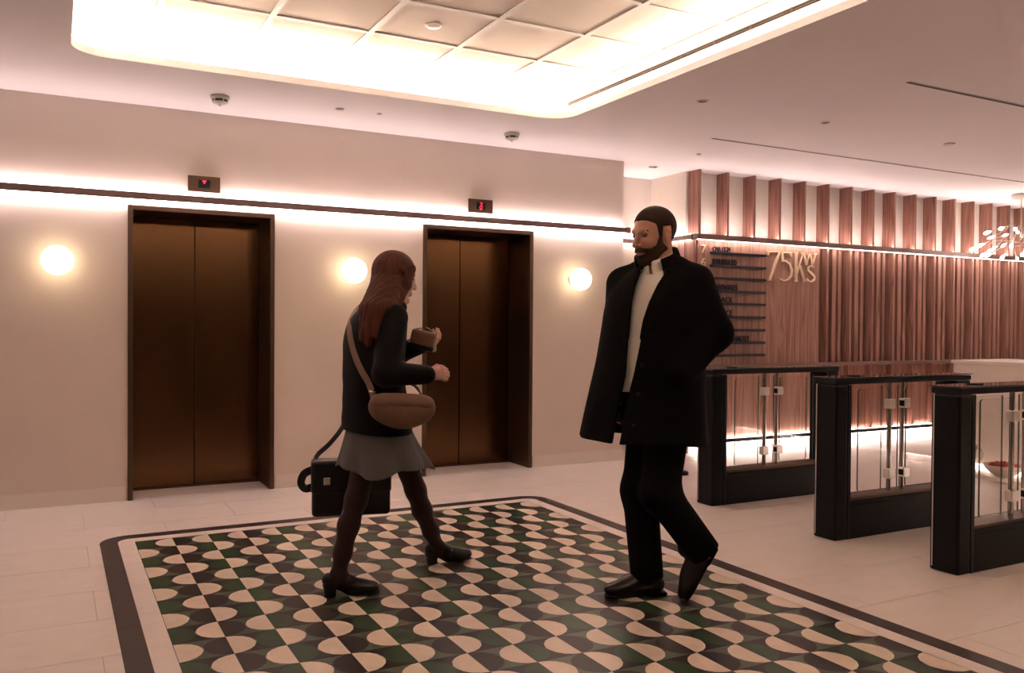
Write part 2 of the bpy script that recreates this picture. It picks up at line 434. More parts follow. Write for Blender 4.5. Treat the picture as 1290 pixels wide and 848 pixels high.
def coffer(X0, Y0, nx, ny):
    X1, Y1 = X0+.6*nx, Y0+.6*ny
    for (x0, x1, y0, y1) in ((X0-.03, X0, Y0, Y1), (X1, X1+.03, Y0, Y1), (X0-.03, X1+.03, Y1, Y1+.03), (X0-.03, X1+.03, Y0-.03, Y0)):
        MB().box(x0, x1, y0, y1, CZ+.045, GZ+.05).build('coffer_wall', 'white_paint', ceiling)
    for (x0, x1, y0, y1) in ((X0+.02, X1-.02, Y1-.050, Y1-.030), (X0+.02, X1-.02, Y0+.030, Y0+.050), (X0+.030, X0+.050, Y0+.06, Y1-.06), (X1-.050, X1-.030, Y0+.06, Y1-.06)):
        MB().box(x0, x1, y0, y1, CZ+.046, CZ+.056).build('led_strip', 'led_cove', ceiling)
    for i in range(nx):
        for j in range(ny): link('ceiling_tile', tm, ceiling, (X0+.6*i, Y0+.6*j, GZ+.008))
    MB().box(X0-.02, X1+.02, Y0-.02, Y1+.02, GZ+.03, GZ+.045).build('coffer_deck', 'black_gap', ceiling)
    for i in range(nx+1):
        x = X0+.6*i; a, b = (x-.018, x+.018) if 0 < i < nx else ((x, x+.012) if i == 0 else (x-.012, x))
        MB().box(a, b, Y0, Y1, GZ-.002, GZ+.006).build('tee_bar', 'tee_white', ceiling)
    for j in range(ny+1):
        for i in range(nx): link('tee_bar', tbm, ceiling, (X0+.6*i, Y0+.6*j+(.006 if j == 0 else -.006 if j == ny else 0), GZ))
for c in COFFERS: coffer(*c)

# ceiling fittings
def slot(x0, x1, y0, y1, label, z=CZ):
    o = thing('linear_diffuser', ((x0+x1)/2, (y0+y1)/2, z), label, 'vent')
    MB().box(x0, x1, y0, y1, z-.002, z+.001).build('slot', 'grille_black', o)
    e = .004
    if x1-x0 > y1-y0:
        MB().box(x0-e, x1+e, y0-e, y0, z-.003, z+.001).build('edge_bead', 'plastic_white', o); MB().box(x0-e, x1+e, y1, y1+e, z-.003, z+.001).build('edge_bead', 'plastic_white', o)
    return o
slot(4.375, 12.0, .085, .108, 'long black slot vent in the ceiling running parallel to the walnut wall, the farther one')
slot(4.335, 9.0, -1.785, -1.755, 'black slot vent in the ceiling above the gates, cut off by the right picture edge')
o = thing('linear_diffuser', (GX1-.004, -1.9, 2.99), 'black slot vent along the right side wall of the glowing ceiling coffer', 'vent')
MB().box(GX1-.006, GX1-.001, -4.4, .325, 2.978, 3.008).build('slot', 'grille_black', o)
MB().box(GX1-.009, GX1-.001, -4.41, .335, 2.972, 2.978).build('edge_bead', 'white_paint', o)
MB().box(GX1-.008, GX1-.006, -4.4, .325, 2.991, 2.994).build('blade', 'bronze_dark', o)
for k in range(14):
    MB().box(GX1-.009, GX1-.001, -.12-.31*k, -.105-.31*k, 2.978, 3.008).build('bridge', 'bronze_dark', o)
def detector(x, y, label):
    o = thing('smoke_detector', (x, y, CZ), label, 'smoke detector', 'smoke detectors by the lift wall')
    MB().lathe([(.0, -.001), (.062, -.001), (.062, -.022), (.054, -.027), (.0, -.027)], (x, y, CZ), 28).build('base', 'plastic_white', o)
    MB().lathe([(.05, -.027), (.05, -.033), (.046, -.040), (.046, -.041)], (x, y, CZ), 28).build('vent_ring', 'grille_black', o)
    MB().lathe([(.052, -.041), (.050, -.048), (.032, -.056), (.012, -.060), (.010, -.068), (0, -.070)], (x, y, CZ), 28).build('cap', 'plastic_white', o)
    for k in range(5):
        a = 2*PI*k/5; MB().box(x+.049*math.cos(a)-.004, x+.049*math.cos(a)+.004, y+.049*math.sin(a)-.004, y+.049*math.sin(a)+.004, CZ-.042, CZ-.026).build('rib', 'plastic_white', o)
detector(.586, .747, 'white domed smoke detector on the ceiling above the left lift')
detector(2.855, .76, 'white domed smoke detector on the ceiling above the right lift')
def disc(name, x, y, z, r, label, cat, group=None, proud=.010):
    o = thing(name, (x, y, z), label, cat, group)
    MB().lathe([(0, -.0005), (r, -.0005), (r, -.006), (r*.86, -.006-.2*proud)], (x, y, z), 24).build('rim', 'plastic_white', o)
    MB().lathe([(r*.86, -.004), (r*.8, -proud), (0, -proud-.001)], (x, y, z), 24).build('cover', 'plastic_white', o)
    return o
def spot(x, y, r, label):
    o = thing('recessed_sensor', (x, y, CZ), label, 'sensor', 'small discs in the ceiling')
    MB().lathe([(r*.72, -.004), (r*.8, -.006), (r, -.005), (r*1.03, -.0005)], (x, y, CZ), 24).build('rim', 'plastic_white', o)
    MB().lathe([(0, -.0010), (r*.72, -.0010), (r*.72, -.004)], (x, y, CZ), 24).build('lens', 'trim_bronze', o)
disc('sprinkler_cover', 1.619, -.541, GZ+.007, .05, 'white round cover disc on a tile of the ceiling coffer', 'sprinkler', proud=.014)
disc('sprinkler_cover', 1.404, .677, CZ, .03, 'small pale disc on the ceiling between the two smoke detectors, nearer the left one', 'sprinkler', 'small discs in the ceiling')
disc('sprinkler_cover', 1.70, .668, CZ, .018, 'tiny pale button on the ceiling between the two smoke detectors, nearer the right one', 'sprinkler', 'small discs in the ceiling')
spot(3.518, -.781, .040, 'small dark-lensed disc in the ceiling just right of the coffer')
spot(4.733, -.758, .034, 'small disc in the ceiling between the two black slot vents, nearer the coffer')
disc('sprinkler_cover', 6.224, -.733, CZ, .045, 'pale round disc in the ceiling between the two slot vents, rightmost', 'sprinkler', 'small discs in the ceiling')
spot(4.733, 1.359, .05, 'dark-lensed disc in the ceiling over the alcove behind the man')
disc('sprinkler_cover', 4.702, .657, CZ, .022, 'tiny pale button in the ceiling in front of the alcove', 'sprinkler', 'small discs in the ceiling')

# ------------------------------------------------------------------ walnut wall on the right
WF = 1.23; WB = 1.39; FX = 5.21; FP = .3567; WEND = 13.3
wr = struct('wall_right', MB().box(5.17, WEND, WB, WB+.12, 0, CZ).box(5.17, 5.2, WB+.12, 2.1, 0, CZ), 'cream_panel')
nf = int((WEND-FX)/FP)
fin_m = MB().box(0, .026, WF, WB-.001, 2.183, CZ-.001).mesh('fin', ['walnut'])
for i in range(nf+1): link('fin', fin_m, wr, (FX-.005+FP*i if i else FX-.012, 0, 0))
# flat veneer panels carrying the directory and the logo
for a, b, m_ in ((5.20, 6.082, 'walnut_pale'), (6.084, 6.885, 'walnut_pale')):
    MB().box(a, b, WF+.012, WB-.001, .892, 2.129).build('veneer_panel', m_, wr)
MB().box(5.155, 5.169, WB+.002, 1.965, .10, 2.129).build('veneer_panel', 'walnut_pale', wr)
MB().box(5.155, 5.1695, WF+.006, WB-.012, .10, 2.129).build('veneer_panel', 'walnut', wr)
# backing and three-step slats: lit fronts and shaded gaps put into the wood tones
MB().box(6.887, WEND, WB-.03, WB-.001, .892, 2.129).build('slat_backing', 'walnut', wr)
s0 = [MB().box(0, w_, WF+o_, WB-.031, .892, 2.129).mesh('slat', ['walnut_pale']) for w_, o_ in ((.028, 0), (.062, .03), (.045, .045))]
i = 0
x = 6.895
k0 = 0
for i in range(5, nf+1):
    X = FX+FP*i-.005
    for m_, dx in zip(s0, (0, .112, .228)):
        if 6.89 < X+dx < WEND-.1: link('slat', m_, wr, (X+dx, 0, 0))
# ledge and lower panels
MB().box(5.15, WEND, WF-.035, WB-.001, .856, .891, bev=.003).build('ledge', 'trim_bronze', wr)
lp = {}
LEND = 13.2
x = 5.20; i = 0
while x < LEND:
    x1 = min(x+FP, LEND); MB().box(x+.0008, x1-.0008, WF+.045, WB-.001, .145, .855).build('lower_panel', 'walnut_pale' if x < 6.9 else 'walnut', wr)
    if x > 6.8: MB().box(x-.02, x+.02, WF-.01, WF+.0445, .145, .855).build('lower_fin', 'walnut', wr)
    x = x1; i += 1
MB().box(5.16, LEND, WF-.012, WB-.061, .100, .137).build('shadow_rail', 'gate_black', wr)
MB().box(5.16, LEND, WF+.020, WF+.044, .1385, .1435).build('led_strip', 'led_wood', wr)
MB().box(5.18, LEND, WB-.06, WB-.001, .0, .0995).build('plinth', 'white_paint', wr)
MB().box(5.2, LEND, WF-.005, WF+.030, .094, .0995).build('led_strip', 'led_floor', wr)
rail('trim_2', MB().box(5.145, WEND, WF-.05, WF+.03, 2.130, 2.182).box(5.13, 5.154, WF+.03, 1.945, 2.130, 2.182).box(WX1, 5.154, 1.93, 1.968, 2.130, 2.182),
     MB().box(5.19, WEND, WF+.001, WF+.014, 2.1825, 2.185).box(5.134, 5.146, WF+.05, 1.92, 2.1825, 2.185).box(WX1+.05, 5.10, 1.94, 1.952, 2.1825, 2.185),
     MB().box(5.16, WEND, WF-.035, WF-.022, 2.1265, 2.1295).box(5.134, 5.146, WF+.05, 1.92, 2.1265, 2.1295).box(WX1+.05, 5.10, 1.94, 1.952, 2.1265, 2.1295), 'led_wood', 'led_up')

# lettering helper: outlines of text as a mesh standing on the wall (front faces -Y)
def text_mesh(body, size, depth, name, m_):
    c = bpy.data.curves.new(name, 'FONT'); c.body = body; c.size = size; c.extrude = depth/2; c.resolution_u = 2
    o = bpy.data.objects.new(name, c); COL.objects.link(o)
    dg = bpy.context.evaluated_depsgraph_get(); me = bpy.data.meshes.new_from_object(o.evaluated_get(dg))
    bpy.data.objects.remove(o); bpy.data.curves.remove(c)
    me.transform(Matrix.Rotation(PI/2, 4, 'X')); me.materials.clear(); me.materials.append(MATS[m_]); return me
def place_text(body, name, m_, parent, x0, x1, z0, h, y):
    me = text_mesh(body, 1, .1, name, m_)
    co = np.empty(len(me.vertices)*3); me.vertices.foreach_get('co', co); co = co.reshape(-1, 3)
    a, b = co.min(0), co.max(0)
    co[:, 0] = x0+(co[:, 0]-a[0])/(b[0]-a[0])*(x1-x0); co[:, 2] = z0+(co[:, 2]-a[2])/(b[2]-a[2])*h
    co[:, 1] = y-.012+(co[:, 1]-a[1])/(b[1]-a[1])*.012
    co -= np.array(base(parent))
    me.vertices.foreach_set('co', co.ravel()); me.update()
    return link(name, me, parent)
PF = WF+.012
dr = thing('directory_sign', (5.7, PF, 1.5), 'floor directory of nine dark shelf bars with raised names on the walnut panel', 'sign')
zsh = [2.010, 1.880, 1.758, 1.627, 1.503, 1.372, 1.241, 1.111, .984]
names = [('CMA CGM', 5.375, 5.60), ('UNDEARHUL LTD', 5.375, 5.69), None, ('MARWAVES', 5.40, 5.705), ('BLACK', 5.42, 5.645), ('SPACE', 5.42, 5.645), None, ('COMMUNALITY', 5.40, 5.875), None]
for i, z in enumerate(zsh):
    sh = MB().box(5.351, 6.072, PF-.045, PF-.0005, z-.016, z+.008, bev=.002).build('shelf_bar', 'sign_navy', dr)
    if names[i]:
        t_, a, b = names[i]
        place_text(t_, 'raised_lettering', 'sign_navy', sh, a, b, z+.0085, .060 if i else .052, PF-.012)
    if i < 8: place_text(str(7-i) if i < 7 else 'G', 'floor_number', 'gold', dr, 5.235, 5.295 if i != 6 else 5.26, z-.012, .084, PF-.001)
# logo strokes: centre lines in the unit box read off the sign, given as (points, half widths)
lg = thing('logo_sign', (6.48, PF, 1.9), 'gold raised letters reading 75KWS on the walnut panel', 'sign')
LXa, LXb, LZa, LZb = 6.125, 6.835, 1.755, 2.062
def lp_(p):  # zoomed sign coordinates -> wall
    # shear correction: wall line slope inside the crop (perspective) removed by fitting crop corners
    x = LXa+(p[0]-125)/(990-125)*(LXb-LXa)
    top_ = 165+(p[0]-125)*(.062); bot_ = 680+(p[0]-125)*(.036)
    return x, LZa+(1-(p[1]-top_)/(bot_-top_))*(LZb-LZa)
def stroke(m, pts, hw):
    P = [Vector(lp_(p)) for p in pts]; n = len(P); Lh = []; Rh_ = []
    hw = hw if isinstance(hw, list) else [hw]*n
    for i, p in enumerate(P):
        d = (P[min(i+1, n-1)]-P[max(i-1, 0)]).normalized(); q = Vector((-d.y, d.x))
        Lh.append(p+q*hw[i]); Rh_.append(p-q*hw[i])
    for i in range(n-1):
        m.prism([Rh_[i], Rh_[i+1], Lh[i+1], Lh[i]], 'y', PF-.016, PF-.0005)
def arc(cx, cy, rx, ry, a0, a1, n=14): return [(cx+rx*math.cos(math.radians(a0+(a1-a0)*k/n)), cy-ry*math.sin(math.radians(a0+(a1-a0)*k/n))) for k in range(n+1)]
TH, TK = .006, .0135
m = MB(); stroke(m, [(128, 182), (340, 182)], TH); stroke(m, [(128, 178), (140, 205), (133, 240)], [.010, .006, .002]); stroke(m, [(322, 182), (158, 662)], TK); stroke(m, [(125, 672), (188, 672)], TH); m.build('letter', 'gold', lg)
m = MB(); stroke(m, [(372, 182), (372, 345)], TK); stroke(m, [(360, 188), (530, 200)], TH); stroke(m, [(500, 200), (530, 262)], [.009, .003]); stroke(m, [(355, 348), (425, 338), (500, 390), (542, 500), (530, 600), (480, 660), (420, 685), (360, 668), (322, 640)], [.006, .007, .010, .0135, .0135, .009, .007, .006, .007]); m.build('letter', 'gold', lg)
m = MB(); stroke(m, [(618, 205), (618, 680)], TK); stroke(m, [(588, 200), (645, 204)], TH); stroke(m, [(585, 688), (645, 690)], TH); stroke(m, [(738, 215), (632, 560)], TH); stroke(m, [(705, 208), (765, 212)], TH); stroke(m, [(680, 420), (765, 680)], TK); stroke(m, [(735, 690), (795, 692)], TH); m.build('letter', 'gold', lg)
m = MB(); stroke(m, [(755, 225), (800, 410)], TK*.85); stroke(m, [(800, 410), (858, 225)], TH*.9); stroke(m, [(858, 215), (925, 460)], TK*.85); stroke(m, [(912, 430), (965, 225)], TH*.9); stroke(m, [(930, 218), (990, 222)], TH); m.build('letter', 'gold', lg)
m = MB(); stroke(m, [(930, 475), (915, 445), (870, 425), (832, 460), (840, 510), (900, 560), (950, 615), (945, 665), (900, 700), (850, 692), (820, 660)], [.004, .007, .007, .010, .012, .013, .013, .012, .008, .006, .008]); stroke(m, [(815, 640), (815, 692)], .008); m.build('letter', 'gold', lg)

# ------------------------------------------------------------------ things on the lift wall
def sconce(x, z, label):
    o = thing('wall_sconce', (x, WY, z), label, 'wall lamp', 'globe lamps on the lift wall')
    R = .100
    MB().lathe([(0, -.001), (.055, -.001), (.055, -.018), (.05, -.022), (0, -.022)], (x, WY, z), 28, axis='y').build('wall_plate', 'bronze', o)
    pr = [(R*math.sin(PI*k/20), -.118-R*math.cos(PI*k/20)) for k in range(21)]
    pr[0] = (0.0005, pr[0][1]); pr[-1] = (.0005, pr[-1][1])
    MB().lathe(pr, (x, WY, z), 40, axis='y').build('globe', 'globe_glow', o)
sconce(-.405+.01, 1.689, 'glowing white globe lamp on the wall left of the left lift')
sconce(1.702-.03, 1.692, 'glowing white globe lamp on the wall between the two lifts')
sconce(3.855-.07, 1.690, 'glowing white globe lamp on the wall right of the right lift')
def indicator(x0, x1, kind, label):
    z0, z1 = 2.236, 2.352
    o = thing('floor_indicator', ((x0+x1)/2, WY, z0), label, 'indicator', 'floor indicators above the lifts')
    MB().box(x0, x1, WY-.016, WY-.0005, z0, z1, bev=.002).build('plate', 'bronze', o)
    xc = (x0+x1)/2; zc = (z0+z1)/2
    s_ = MB().box(xc-.042, xc+.042, WY-.018, WY-.0155, zc-.030, zc+.030).build('screen', 'black_gap', o)
    m = MB(); y0, y1 = WY-.0195, WY-.0182
    if kind == 'arrow':
        m.prism([(xc-.016, zc+.026), (xc, zc-.002), (xc+.016, zc+.026)], 'y', y0, y1)
    else:
        pts = [(-.011, .026), (.011, .026), (.011, .018), (-.002, .006), (.009, .0), (.013, -.010), (.009, -.022), (0, -.027), (-.010, -.022), (-.012, -.010), (-.004, .002)]
        for a, b in zip(pts[:-1], pts[1:]):
            A, B = Vector(a), Vector(b); d = (B-A).normalized(); q = Vector((-d.y, d.x))*.0026
            m.prism([(xc+(A-q).x, zc+(A-q).y), (xc+(B-q).x, zc+(B-q).y), (xc+(B+q).x, zc+(B+q).y), (xc+(A+q).x, zc+(A+q).y)], 'y', y0, y1)
    m.build('red_symbol', 'led_red', s_)
indicator(.449, .675, 'arrow', 'bronze floor indicator with a red arrow above the left lift')
indicator(2.712, 2.942, 'digit', 'bronze floor indicator with a red number above the right lift')

# ------------------------------------------------------------------ security gates
def make_gate():
    o = thing('security_gate', (0, 0, 0), '', 'security gate', 'row of security gates')
    Lg = 1.262; H_ = .083
    def post(a, b):
        p = MB().box(a, b, -H_, H_, 0, .932, bev=.012).build('end_post', 'gate_black', o)
        return p
    p = post(0, .10); MB().box(-.002, .004, H_-.020, H_-.014, .02, .93).build('edge_light', 'tee_white', p)
    MB().box(.103, .134, -H_+.001, H_-.001, 0, .93, bev=.004).build('post_inner', 'gate_blue', o)
    post(Lg-.10, Lg); MB().box(Lg-.134, Lg-.103, -H_+.001, H_-.001, 0, .93, bev=.004).build('post_inner', 'gate_blue', o)
    MB().box(-.001, Lg+.001, -H_-.001, H_+.001, .933, .966, bev=.004).build('top_beam', 'gate_blue', o)
    MB().box(-.008, Lg+.008, -H_-.008, H_+.008, .9665, .975, bev=.003).build('top_plate', 'gate_top', o)
    MB().box(Lg*.18, Lg*.18+.06, -.02, .04, .9755, .980, bev=.002).build('card_reader', 'black_gap', o)
    MB().box(.135, Lg-.135, -H_+.003, H_-.003, 0, .228, bev=.004).build('base_panel', 'gate_black', o)
    MB().box(.125, .48, -H_-.0012, -H_+.0015, .196, .206).build('vent_slot', 'black_gap', o)
    MB().box(.135, Lg-.135, -H_+.012, H_-.012, .2285, .243).build('sill', 'bronze_dark', o)
    for xx in (.570, .690):
        MB().lathe([(.0145, .2435), (.0145, .932)], (xx, 0, 0), 16).build('hinge_post', 'chrome', o)
    def pane(nm, x0, x1, z0, z1, y, r):
        pts = rrect(x0, x1, z0, z1, r, 4) if r else [(x0, z0), (x1, z0), (x1, z1), (x0, z1)]
        n = len(pts); m = MB()
        m.add([(p[0], y-.005, p[1]) for p in pts]+[(p[0], y+.005, p[1]) for p in pts], [tuple(range(n)), tuple(range(2*n-1, n-1, -1))], 0)
        m.add([(p[0], y-.005, p[1]) for p in pts]+[(p[0], y+.005, p[1]) for p in pts], [(i, n+i, n+(i+1) % n, (i+1) % n) for i in range(n)], 1)
        return m.build(nm, ['glass', 'glass_edge'], o)
    pane('glass_panel', .138, .553, .245, .905, .045, 0); pane('glass_panel', .707, Lg-.138, .245, .905, .045, 0)
    for s_ in (-1, 1):
        xp = .630+s_*.060
        f = pane('glass_flap', min(xp+s_*.02, xp+s_*.30), max(xp+s_*.02, xp+s_*.30), .262, .895, -.012, .02)
        for z in (.355, .795):
            MB().box(min(xp-s_*.018, xp+s_*.040), max(xp-s_*.018, xp+s_*.040), -.034, .010, z-.030, z+.030, bev=.004).build('hinge_clamp', 'clamp_silver', f)
            MB().box(min(xp-s_*.0185, xp-s_*.012), max(xp-s_*.0185, xp-s_*.012), -.030, .006, z-.018, z+.018).build('hinge_plate', 'gate_black', f)
    return o
gate = make_gate()
gp = [(3.685, -.645, 'black security gate farthest from the camera, first beside the man'), (3.680, -1.733, 'middle black security gate of the three with glass flaps'), (3.682, -2.520, 'nearest black security gate, cut by the right picture edge')]
for i, (x, y, lb) in enumerate(gp):
    g = gate if i == 0 else copy_tree(gate)
    g.location = (x, y, 0); g['label'] = lb

# belt post in the gap beside the lift wall
o = thing('barrier_post', (4.333, .402, 0), 'black metal barrier post on a round base behind the man', 'post')
MB().lathe([(0, 0), (.062, 0), (.062, .022), (.055, .030), (.03, .034), (0, .034)], (4.333, .402, 0), 32).build('base', 'gate_black', o)
MB().lathe([(.019, .0345), (.019, .88)], (4.333, .402, 0), 20).build('pole', 'gate_black', o)
MB().lathe([(.026, .8805), (.026, .955), (.020, .965), (0, .965)], (4.333, .402, 0), 20).build('belt_head', 'gate_black', o)

# reception desk, bowl, jug
o = thing('reception_desk', (7.15, -2.2, 0), 'pale stone reception desk behind the gates at the right edge', 'desk')
MB().box(6.80, 7.55, -4.0, -.40, .075, .955, bev=.004).build('front', 'desk_stone', o)
MB().box(6.785, 7.60, -4.02, -.385, .956, .985, bev=.004).build('worktop', 'desk_stone', o)
MB().box(6.88, 7.5, -3.95, -.45, 0, .074).build('plinth', 'white_paint', o)
MB().box(6.82, 6.84, -3.9, -.45, .066, .074).build('led_strip', 'led_floor', o)
o = thing('plinth_step', (6.60, -1.1, 0), 'low white display step at the foot of the reception desk', 'step')
MB().box(6.50, 6.775, -1.75, -.62, .0, .030, bev=.004).build('slab_top', 'white_paint', o)
o = thing('bowl', (6.63, -.99, .0305), 'round ceramic bowl of red sweets behind the nearest gate glass', 'bowl')
MB().lathe([(0, .001), (.06, .001), (.075, .006), (.14, .062), (.160, .098), (.154, .100), (.132, .066), (.07, .014), (0, .012)], (6.63, -.99, .0305), 36).build('shell', 'ceramic', o)
m = MB()
for k in range(26):
    a = 2.4*k; r = .115*math.sqrt((k+.5)/26); z = .0305+.084+.028*(1-(r/.12)**2)+.004*math.sin(3*k)
    m.lathe([(.0005, -.018), (.018, -.010), (.022, 0), (.018, .010), (.0005, .018)], (6.63+r*math.cos(a), -.99+r*math.sin(a), z), 8)
t = m.build('sweets', 'red_sweet', o); tag(t, kind='stuff')
o = thing('glass_jug', (6.56, -.72, .0305), 'clear glass jug standing beside the bowl of red sweets', 'jug')
MB().lathe([(.001, .004), (.050, .004), (.052, .0), (.055, .002), (.062, .20), (.072, .235), (.069, .235), (.059, .20), (.052, .012), (.001, .012)], (6.56, -.72, .0305), 28).build('vessel', 'glass_jug', o)
MB().tube([(6.615, -.75, .235), (6.650, -.77, .235), (6.665, -.78, .19), (6.655, -.775, .14), (6.612, -.75, .105)], .007, 8).build('handle', 'glass_jug', o)
MB().lathe([(.070, .2355), (.075, .237), (.0725, .240), (.069, .238)], (6.56, -.72, .0305), 28).build('rim', 'chrome', o)

# branching leaf-lamp chandelier
cx, cy = 9.42, .60
o = thing('chandelier', (cx, cy, CZ), 'branching chandelier of small glowing leaf lamps by the walnut wall', 'chandelier')
MB().lathe([(0, -.0005), (.10, -.0005), (.10, -.045), (.085, -.055), (0, -.055)], (cx, cy, CZ), 28).build('canopy', 'plastic_white', o)
MB().lathe([(.006, -.055), (.006, -.50)], (cx, cy, CZ), 8).build('stem', 'chrome', o)
rr = random.Random(3)
for k in range(16):
    a = 2*PI*k/16*7.0; el = -.6+1.2*((k*7) % 16)/16; Lb = .27+.17*rr.random()
    p0 = Vector((cx, cy, CZ-.50+.10*math.sin(k))); d = Vector((math.cos(a)*math.cos(el), math.sin(a)*math.cos(el), math.sin(el)*.75)).normalized()
    p1 = p0+d*Lb*.5+Vector((0, 0, .05)); p2 = p0+d*Lb
    br = MB().tube([p0, p1, p2], [.004, .0035, .003], 6).build('branch', 'chrome', o)
    e = (p2-p1).normalized(); m = MB()
    m.tube([p2-e*.002, p2+e*.022, p2+e*.058, p2+e*.085, p2+e*.098], [.003, .013, .021, .014, .003], 8)
    m.build('leaf_lamp', 'leaf_glow', br)
    # side twig with a smaller leaf
    q = d.cross(Vector((0, 0, 1))).normalized(); s_ = 1 if k % 2 else -1
    p3 = p0+d*Lb*.72+q*s_*.09+Vector((0, 0, -.05))
    br2 = MB().tube([p0+d*Lb*.45+Vector((0, 0, .03)), p3], .003, 6).build('branch', 'chrome', o)
    e = (p3-(p0+d*Lb*.45)).normalized()
    MB().tube([p3, p3+e*.02, p3+e*.05, p3+e*.078], [.002, .012, .016, .002], 8).build('leaf_lamp', 'leaf_glow', br2)

# ------------------------------------------------------------------ figures: distance fields turned into one smooth surface each
class Field:
    def __init__(s, lo, hi, h):
        s.lo = np.array(lo, np.float32); s.h = h
        s.n = [int(math.ceil((b-a)/h))+1 for a, b in zip(lo, hi)]
        s.ax = [np.arange(n, dtype=np.float32)*h+a for n, a in zip(s.n, lo)]
        s.D = np.full(s.n, .25, np.float32)
    def sl(s, lo, hi):
        r = []
        for k in range(3):
            i0 = max(0, int(math.floor((lo[k]-s.lo[k])/s.h))); i1 = min(s.n[k], int(math.ceil((hi[k]-s.lo[k])/s.h))+1)
            r.append(slice(i0, max(i1, i0)))
        return tuple(r)
    def grid(s, q): return s.ax[0][q[0]][:, None, None], s.ax[1][q[1]][None, :, None], s.ax[2][q[2]][None, None, :]
    def full(s): return tuple(slice(0, n) for n in s.n)
    def put(s, fn, lo, hi, k=.0, mode='u'):
        q = s.sl(lo, hi)
        if any(z.stop <= z.start for z in q): return
        X, Y, Z = s.grid(q); d = fn(X, Y, Z); a = s.D[q]
        if mode == 'u':
            if k > 0:
                hh = np.maximum(k-np.abs(a-d), 0)/k; s.D[q] = np.minimum(a, d)-hh*hh*k*.25
            else: s.D[q] = np.minimum(a, d)
        else:
            d = -d if mode == 's' else d
            if k > 0:
                hh = np.maximum(k-np.abs(a-d), 0)/k; s.D[q] = np.maximum(a, d)+hh*hh*k*.25
            else: s.D[q] = np.maximum(a, d)
    def cone(s, a, b, ra, rb=None, k=.02, mode='u'):
        rb = ra if rb is None else rb
        a = np.array(a, np.float32); b = np.array(b, np.float32); d = b-a; L = float(d@d)+1e-9; m = max(ra, rb)+k+.03
        def f(X, Y, Z):
            t = np.clip(((X-a[0])*d[0]+(Y-a[1])*d[1]+(Z-a[2])*d[2])/L, 0, 1)
            return np.sqrt((X-a[0]-t*d[0])**2+(Y-a[1]-t*d[1])**2+(Z-a[2]-t*d[2])**2)-(ra+(rb-ra)*t)
        s.put(f, np.minimum(a, b)-m, np.maximum(a, b)+m, k, mode)
    def chain(s, pts, rs, k=.02):
        for i in range(len(pts)-1): s.cone(pts[i], pts[i+1], rs[i], rs[i+1], k)
    def ell(s, c, axes, r, k=.02, mode='u'):
        c = np.array(c, np.float32); A = [np.array(v, np.float32) for v in axes]; m = max(r)+k+.03
        def f(X, Y, Z):
            x, y, z = X-c[0], Y-c[1], Z-c[2]
            p = [(x*v[0]+y*v[1]+z*v[2]) for v in A]
            k0 = np.sqrt(sum((pi/ri)**2 for pi, ri in zip(p, r)))+1e-6; k1 = np.sqrt(sum((pi/ri**2)**2 for pi, ri in zip(p, r)))+1e-6
            return k0*(k0-1)/k1
        s.put(f, c-m, c+m, k, mode)
    def loft(s, zs, cx, cy, ha, hb, da, db, k=.02, mode='u', pw=2.0, wave=None):
        """stack of ellipses: half size ha along da, hb along db, at heights zs"""
        zs = np.array(zs); m = max(max(ha), max(hb))+k+.04
        lo = (min(cx)-m, min(cy)-m, zs[0]-k-.03); hi = (max(cx)+m, max(cy)+m, zs[-1]+k+.03)
        def sm(z, v):  # smooth interpolation
            v = np.array(v); i = np.clip(np.searchsorted(zs, z)-1, 0, len(zs)-2)
            t = np.clip((z-zs[i])/(zs[i+1]-zs[i]), 0, 1)
            g = np.gradient(v, zs); hgt = zs[i+1]-zs[i]
            return ((2*t**3-3*t**2+1)*v[i]+(t**3-2*t**2+t)*hgt*g[i]+(-2*t**3+3*t**2)*v[i+1]+(t**3-t**2)*hgt*g[i+1]).astype(np.float32)
        def f(X, Y, Z):
            z = Z[0, 0]; c0, c1, a_, b_ = [sm(z, v)[None, None, :] for v in (cx, cy, ha, hb)]
            x, y = X-c0, Y-c1
            p, q = (x*da[0]+y*da[1]), (x*db[0]+y*db[1])
            if wave is not None:
                th = np.arctan2(q/b_, p/a_); wv = 1+wave(th, Z); a_ = a_*wv; b_ = b_*wv
            r = (np.abs(p/a_)**pw+np.abs(q/b_)**pw)**(1/pw)
            d = (r-1)*np.minimum(a_, b_)
            return np.maximum(d, np.maximum(Z-zs[-1], zs[0]-Z))
        s.put(f, lo, hi, k, mode)
    def box(s, c, axes, r, rad=.01, k=.0, mode='u'):
        c = np.array(c, np.float32); A = [np.array(v, np.float32) for v in axes]; m = float(np.linalg.norm(r))+k+.03
        def f(X, Y, Z):
            x, y, z = X-c[0], Y-c[1], Z-c[2]
            q = [np.abs(x*v[0]+y*v[1]+z*v[2])-(ri-rad) for v, ri in zip(A, r)]
            return np.sqrt(sum(np.maximum(t, 0)**2 for t in q))+np.minimum(np.maximum(q[0], np.maximum(q[1], q[2])), 0)-rad
        s.put(f, c-m, c+m, k, mode)
    def cut(s, fn, k=0): s.put(fn, s.lo-1, s.lo+99, k, 's')
    def keep(s, fn, k=0): s.put(fn, s.lo-1, s.lo+99, k, 'i')
    def shell(s, t): s.D = np.maximum(s.D, -(s.D+t))
